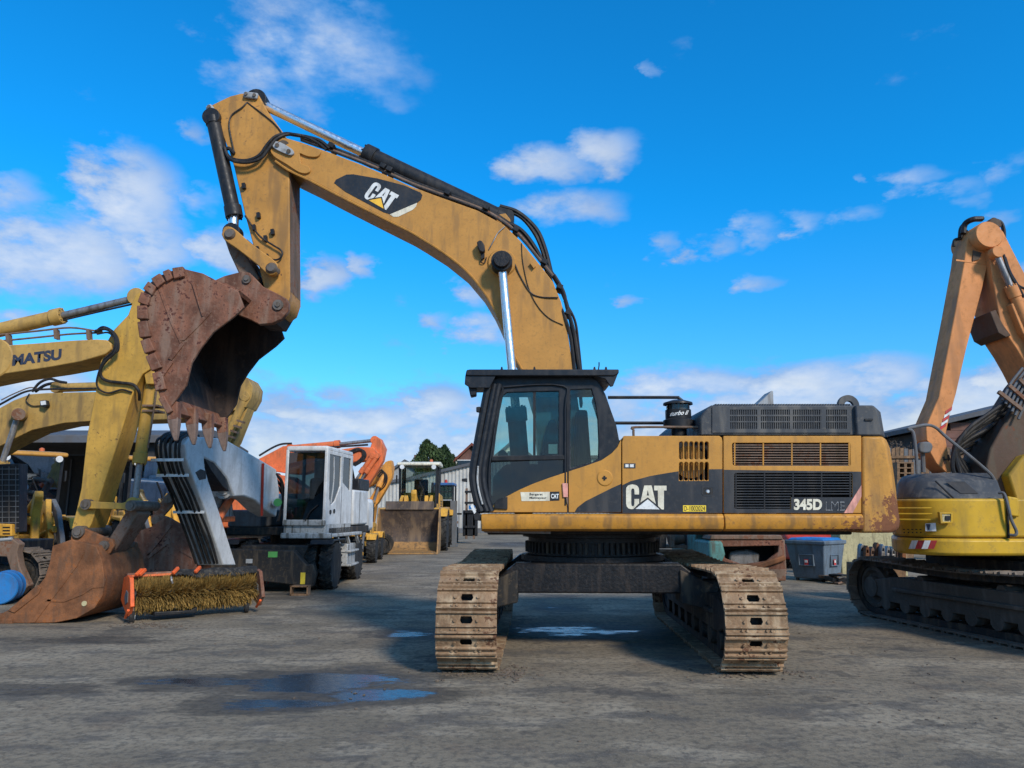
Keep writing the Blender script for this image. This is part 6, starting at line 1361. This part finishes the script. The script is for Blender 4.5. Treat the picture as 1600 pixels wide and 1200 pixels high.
for s_, mt in ((-1, 0), (1, 1)):
    nrm_ = rb @ Vector((0, -1, 0)) if s_ < 0 else rb @ Vector((-1, 0, 0))
    ctr = cb_+nrm_*.475+Vector((0, 0, .52)); tx = Vector((-nrm_.y, nrm_.x, 0))
    MB().extr([ctr+tx*x+Vector((0, 0, z))+nrm_*.03 for x, z in ((-.2, -.14), (.2, -.14), (.2, .14), (-.2, .14))], -nrm_*.06, [[ctr+tx*x+Vector((0, 0, z))+nrm_*.03 for x, z in ((-.18, -.12), (.18, -.12), (.18, .12), (-.18, .12))]]).build('pressed_panel', 'bin_grey', bd, bevel=.006)
    MB().extr([ctr+tx*x+Vector((0, 0, z))+nrm_*.012 for x, z in ((-.05, -.13), (.05, -.13), (.05, .02), (-.05, .02))], nrm_*.006).build('container_sticker', 'decal_red', bd, smooth=False)
    MB().extr([ctr+tx*x+Vector((0, 0, z))+nrm_*.020 for x, z in ((-.035, -.06), (.035, -.06), (.035, .0), (-.035, .0))], nrm_*.004).build('sticker_mark', 'white_decal', bd, smooth=False)
for sx, sy in ((-1, -1), (1, -1), (1, 1), (-1, 1)): MB().lathe([(.01, -.025), (.06, -.025), (.06, .025), (.01, .025)], cb_+rb @ Vector((sx*.34, sy*.34, .055)), (1, 0, 0), 14).build('caster', 'rubber', BN_)
# heap beside it
c = G(1318, 912); RP = thing('scrap_heap', 'low heap of rusty scrap lying against the plastic container', 'scrap', (c.x, c.y, 0))
for k in range(9):
    MB().box((c.x+random.uniform(-.35, .4), c.y+random.uniform(-.15, .35), .04+.03*k*random.random()), (random.uniform(.2, .5), random.uniform(.1, .25), random.uniform(.03, .1)), Matrix.Rotation(random.uniform(-.5, .5), 3, 'Y') @ Matrix.Rotation(random.uniform(0, 3), 3, 'Z')).build('scrap_piece', random.choice(('rusty_under', 'black', 'sand')), RP, bevel=.006)
# pale concrete block with rusty grab points
Yc = 20.5; PB = thing('concrete_block', 'pale stained concrete block standing behind the plastic container', 'block', (U(1358, 880, Yc).x, Yc+.5, 0))
MB().xz([(U(1312, 850, Yc).x, 0), (U(1415, 850, Yc).x, 0), (U(1415, 832, Yc).x, U(1400, 829, Yc).z), (U(1312, 832, Yc).x, U(1312, 831, Yc).z)], Yc, Yc+.6).build('block', 'sand', PB, bevel=.03)
Yr = 15.1; RS = thing('chain_links', 'row of rusty chain links stacked before the pale concrete block', 'chain', (U(1380, 880, Yr).x, Yr, 0))
for k in range(9):
    x = 1344+k*8.2; yb_ = 876+random.uniform(-3, 4); MB().px([(x, yb_), (x+1, yb_-22), (x+3.5, yb_-26), (x+6, yb_-22), (x+7, yb_), (x+3.5, yb_+3)], Yr+random.uniform(-.1, .1), Yr+.22, [[(x+2, yb_-14), (x+2.5, yb_-19), (x+4.5, yb_-19), (x+5, yb_-14)]]).build('link', random.choice(('rusty_under', 'bucket_orange', 'steel')), RS, bevel=.008)
MB().px([(1338, 880), (1416, 880), (1416, 925), (1338, 925)], Yr-.05, Yr+.4).build('pallet_base', 'wood', RS, bevel=.01)
# stripped van
c = G(1215, 921); VX, VY = c.x-.55, c.y+.3
VN = thing('stripped_van', 'rusty stripped van front with open engine bay and faded green wing', 'van', (VX, VY, 0))
def vb(name, pts, y0_, y1_, mat, par=VN, bev=.02, holes=()): return MB().xz([(VX+x, z) for x, z in pts], VY+y0_, VY+y1_, [[(VX+x, z) for x, z in h] for h in holes]).build(name, mat, par, bevel=bev)
vb('front_panel', [(-.85, .22), (.80, .22), (.86, .40), (.86, 1.02), (.80, 1.10), (-.80, 1.10), (-.86, 1.0)], 0, .10, 'bucket_rust', holes=[[(-.55, .92), (-.50, .66), (-.1, .52), (.45, .60), (.72, .80), (.74, .94)]])
vb('dark_bay_block', [(-.8, .3), (.8, .3), (.8, 1.0), (-.8, 1.0)], .5, .6, 'black'); vb('bay_floor', [(-.8, .28), (.8, .28), (.8, .36), (-.8, .36)], .1, .6, 'under')
vb('engine', [(-.35, .4), (.35, .4), (.40, .75), (.1, .86), (-.3, .8)], .3, .5, 'steel', bev=.05)
vb('scuttle', [(-.84, 1.08), (.84, 1.08), (.80, 1.18), (-.80, 1.18)], -.04, .7, 'rusty_under')
vb('bumper_beam', [(-.80, .50), (-.3, .40), (.2, .40), (.86, .62), (.84, .74), (.2, .54), (-.3, .54), (-.78, .62)], -.10, 0, 'bucket_orange', bev=.03)
vb('lower_valance', [(-.5, .16), (.84, .16), (.86, .42), (-.5, .40)], -.05, .0, 'rusty_under', holes=[[(-.1, .22), (.35, .22), (.35, .34), (-.1, .34)]])
MB().xz([(VX-.88, .5), (VX-.62, .5), (VX-.5, .75), (VX-.56, 1.05), (VX-.88, 1.05)], VY-.06, VY+1.3).build('wing', 'teal', VN, bevel=.06)
MB().xz([(VX+.8, .3), (VX+.9, .3), (VX+.9, 1.08), (VX+.8, 1.08)], VY+.02, VY+1.3).build('wing', 'rusty_under', VN, bevel=.03)
vb('cab_shell', [(-.86, 1.18), (.86, 1.18), (.74, 1.95), (-.74, 1.95)], .55, 2.6, 'teal', bev=.05, holes=[[(-.76, 1.24), (-.04, 1.24), (-.04, 1.88), (-.66, 1.88)], [(.04, 1.24), (.76, 1.24), (.66, 1.88), (.04, 1.88)]])
vb('windscreen', [(-.78, 1.2), (.78, 1.2), (.68, 1.9), (-.68, 1.9)], .58, .59, 'glass_dark', bev=0); vb('lower_body', [(-.88, .4), (.88, .4), (.88, 1.18), (-.88, 1.18)], 1.3, 4.0, 'teal', bev=.05)
for sx in (-1, 1):
    for sy in (.55, 3.2): wheel(VN, (VX+sx*.76, VY+sy, .31), .31, .2, lugs=0, rim='rusty_under')
# red car behind
c = G(1290, 893); RX, RY = c.x+.1, c.y+.8
RC = thing('red_car', 'red car half hidden behind the plastic container', 'car', (RX, RY, 0))
MB().yz([(RY-.0, .28), (RY+4.0, .28), (RY+4.05, .9), (RY+3.7, 1.0), (RY+2.9, 1.05), (RY+2.4, 1.45), (RY+1.0, 1.47), (RY+.3, 1.0), (RY-.05, .85)], RX-.82, RX+.82).build('body', 'red', RC, bevel=.07, seg=3)
MB().extr([(RX-.62, RY+.32, 1.02), (RX+.62, RY+.32, 1.02), (RX+.55, RY+.90, 1.42), (RX-.55, RY+.90, 1.42)], (0, -.012, .012)).build('rear_window', 'glass_dark', RC, smooth=False)
for sx in (-1, 1):
    MB().box((RX+sx*.68, RY-.03, .80), (.2, .08, .25)).build('tail_lamp', 'white_decal', RC, bevel=.02)
    MB().yz([(RY+.95, 1.05), (RY+2.75, 1.05), (RY+2.35, 1.40), (RY+1.1, 1.42)], RX+sx*.825, RX+sx*.832).build('side_window', 'glass_dark', RC, smooth=False)
    for sy in (.75, 3.2): wheel(RC, (RX+sx*.74, RY+sy, .30), .30, .2, lugs=0)
MB().box((RX, RY-.06, .42), (1.6, .12, .2)).build('bumper', 'black', RC, bevel=.03)
# rack of grey plates and a teal barrel, seen under the big machine
Yk = 19.5; RK = thing('parts_rack', 'dark steel rack of machine parts and grey plates seen beneath the excavator', 'rack', (U(1075, 860, Yk).x, Yk, 0))
for x in (1018, 1072, 1128): MB().px([(x, 820), (x+4, 820), (x+4, 893), (x, 893)], Yk, Yk+.12).build('upright', 'under', RK)
for y in (852, 876): MB().px([(1014, y), (1136, y), (1136, y+5), (1014, y+5)], Yk-.02, Yk+.7).build('shelf', 'rusty_under', RK)
for x, w_, mt in ((1074, 12, 'grey'), (1106, 13, 'grey'), (1046, 9, 'rusty_under'), (1119, 8, 'under'), (1030, 12, 'under')): MB().px([(x, 824), (x+w_, 824), (x+w_-1, 856), (x+1, 856)], Yk-.1, Yk).build('plate', mt, RK, bevel=.01)
for x in (1024, 1056, 1092): MB().lathe([(.03, -.2), (.16, -.2), (.16, .2), (.03, .2)], U(x, 842, Yk+.3), (1, 0, .2), 18).build('machine_part', random.choice(('steel', 'rusty_under')), RK)
c = Vector((U(1137, 850, 18.6).x, 18.6, 0)); TB = thing('barrel', 'teal barrel beside the stripped van', 'barrel', c)
MB().lathe([(.02, 0), (.24, 0), (.25, .02), (.245, .28), (.26, .30), (.245, .32), (.245, .60), (.26, .62), (.245, .64), (.25, .93), (.02, .93)], c, (0, 0, 1), 26).build('shell', 'teal', TB); MB().lathe([(.01, .93), (.035, .93), (.035, .96), (.01, .96)], c+Vector((.12, 0, 0)), (0, 0, 1), 10).build('bung', 'steel', TB)
# fence, shrub, brown hall
Yf = 27.0; FN = thing('plank_fence', 'weathered dark plank fence behind the grey hood', 'fence', (U(1420, 740, Yf).x, Yf, 0))
for k in range(22):
    x = 1380+k*6.6; MB().px([(x, 700+random.uniform(-2, 3)), (x+5.6, 700+random.uniform(-2, 3)), (x+5.6, 840), (x, 840)], Yf+random.uniform(0, .03), Yf+.05).build('plank', random.choice(('wood', 'rusty_under', 'grey')), FN)
for y in (712, 745): MB().px([(1378, y), (1530, y), (1530, y+4), (1378, y+4)], Yf-.05, Yf).build('fence_rail', 'wood', FN)
Yp = 25.5; PL = thing('pallet_stack', 'stack of timber pallets in front of the plank fence', 'pallets', (U(1413, 760, Yp).x, Yp, 0))
for k in range(16):
    y = 722+k*8; MB().px([(1402, y), (1428, y), (1428, y+2), (1402, y+2)], Yp, Yp+1.0).build('deck_board', 'wood', PL)
    for x in (1402, 1413, 1424): MB().px([(x, y+2), (x+4, y+2), (x+4, y+8), (x, y+8)], Yp+.01, Yp+.9).build('pallet_block', 'wood', PL)
MB().px([(1402, 850), (1428, 850), (1428, 872), (1402, 872)], Yp+.02, Yp+.9).build('bottom_skid', 'wood', PL)
rn = random.Random(11); Ys = 28.5; SB = thing('bare_shrub', 'thin leafless shrub with a few dry leaves above the plank fence', 'shrub', (U(1410, 700, Ys).x, Ys, 0))
q = MB(); ends = []
for k in range(34):
    x0_ = 1408+rn.uniform(-8, 8); x1_ = 1408+rn.uniform(-32, 36); y1_ = rn.uniform(688, 704)
    pp = [U(x0_, 860, Ys), U((x0_+x1_)/2+rn.uniform(-4, 4), 770, Ys+rn.uniform(-.4, .4)), U(x1_, y1_, Ys+rn.uniform(-.6, .6))]; q.tube(pp, .018, 4, 4); ends += [pp[1].lerp(pp[2], rn.uniform(.5, 1.05)) for _ in range(16)]
q.build('stems', 'bark', SB)
q = MB()
for e_ in ends:
    c_ = e_+Vector((rn.uniform(-.2, .2), rn.uniform(-.2, .2), rn.uniform(-.12, .18))); u_ = Vector((rn.uniform(-1, 1), rn.uniform(-1, 1), rn.uniform(-1, 1))).normalized()*.05; v_ = u_.orthogonal().normalized()*.04
    q.bm.faces.new([q.bm.verts.new(x_) for x_ in (c_+u_, c_+v_, c_-u_, c_-v_)])
q.build('leaves', 'bark', SB, smooth=False)
Yb = 34.0; HB = thing('brown_hall', 'brown board-clad hall with dark sloping roof behind the hose bundle', 'hall', (U(1560, 800, Yb).x, Yb+5, 0))
xl, xr_ = U(1440, 700, Yb).x, U(1780, 700, Yb).x; zl, zr_ = U(1478, 662, Yb).z, U(1570, 640, Yb).z; sl = (zr_-zl)/(U(1570, 640, Yb).x-U(1478, 662, Yb).x)
zt = lambda x: zl+(x-U(1478, 662, Yb).x)*sl
nb = 16
for k in range(nb):
    z0_ = k*.36; pts = [(xl, z0_), (xr_, z0_), (xr_, z0_+.345), (xl, z0_+.345)]
    if z0_+.345 > zt(xl): pts = [(max(xl, xl+(z0_+.345-zt(xl))/sl), z0_), (xr_, z0_), (xr_, z0_+.345), (max(xl, xl+(z0_+.345-zt(xl))/sl), z0_+.345)]
    MB().xz(pts, Yb+.01*(k % 2), Yb+.08).build('board', 'siding', HB)
MB().xz([(xl+.1, 0), (xr_, 0), (xr_, zt(xr_)-.1), (xl+.1, zt(xl)-.1)], Yb+.1, Yb+9).build('hall_body', 'wall_dark', HB)
MB().xz([(xl-.4, zt(xl-.4)), (xr_+.4, zt(xr_+.4)), (xr_+.4, zt(xr_+.4)+.22), (xl-.4, zt(xl-.4)+.22)], Yb-.5, Yb+9.5).build('roof', 'roof_grey', HB, bevel=.02)
q = MB(); c_ = U(1540, 708, Yb-.1); MB().box((c_.x, Yb-.06, c_.z), (1.1, .1, .12)).build('wall_lamp', 'grey_light', HB)
# ================================================================ grit and litter on the yard
q = MB(); rn = random.Random(5)
for k in range(300):
    cl_ = [(340, 1010), (700, 1070), (1240, 1045), (930, 1100), (1390, 1010), (520, 960), (1500, 1100)][k % 7]
    if k < 90: p_ = G(rn.gauss(235, 28), 977+rn.gauss(0, 3))
    else: p_ = G(rn.gauss(cl_[0], 120), min(1195, max(925, rn.gauss(cl_[1], 30))))
    s_ = rn.uniform(.005, .015)*(1.7 if k < 90 else 1)
    bmesh.ops.create_icosphere(q.bm, subdivisions=1, radius=s_, matrix=Matrix.Translation(p_+Vector((0, 0, s_*.3))) @ Matrix.Rotation(rn.uniform(0, 3), 4, 'Z') @ Matrix.Diagonal((rn.uniform(.8, 2.2), rn.uniform(.6, 1.2), rn.uniform(.3, .7), 1)))
for k in range(260):
    x_ = rn.choice((rn.gauss(735, 45), rn.gauss(1180, 45), rn.gauss(800, 12))); p_ = G(x_, rn.gauss(1052, 5) if x_ != 800 else rn.uniform(960, 1050)); s_ = rn.uniform(.006, .024)
    bmesh.ops.create_icosphere(q.bm, subdivisions=1, radius=s_, matrix=Matrix.Translation(p_+Vector((0, 0, s_*.3))) @ Matrix.Rotation(rn.uniform(0, 3), 4, 'Z') @ Matrix.Diagonal((rn.uniform(.8, 2.2), rn.uniform(.6, 1.2), rn.uniform(.3, .7), 1)))
o = q.build('grit', 'dirt_bits', None, smooth=False); o['kind'] = 'stuff'; o['label'] = 'loose grit and crumbs of dirt scattered over the yard'
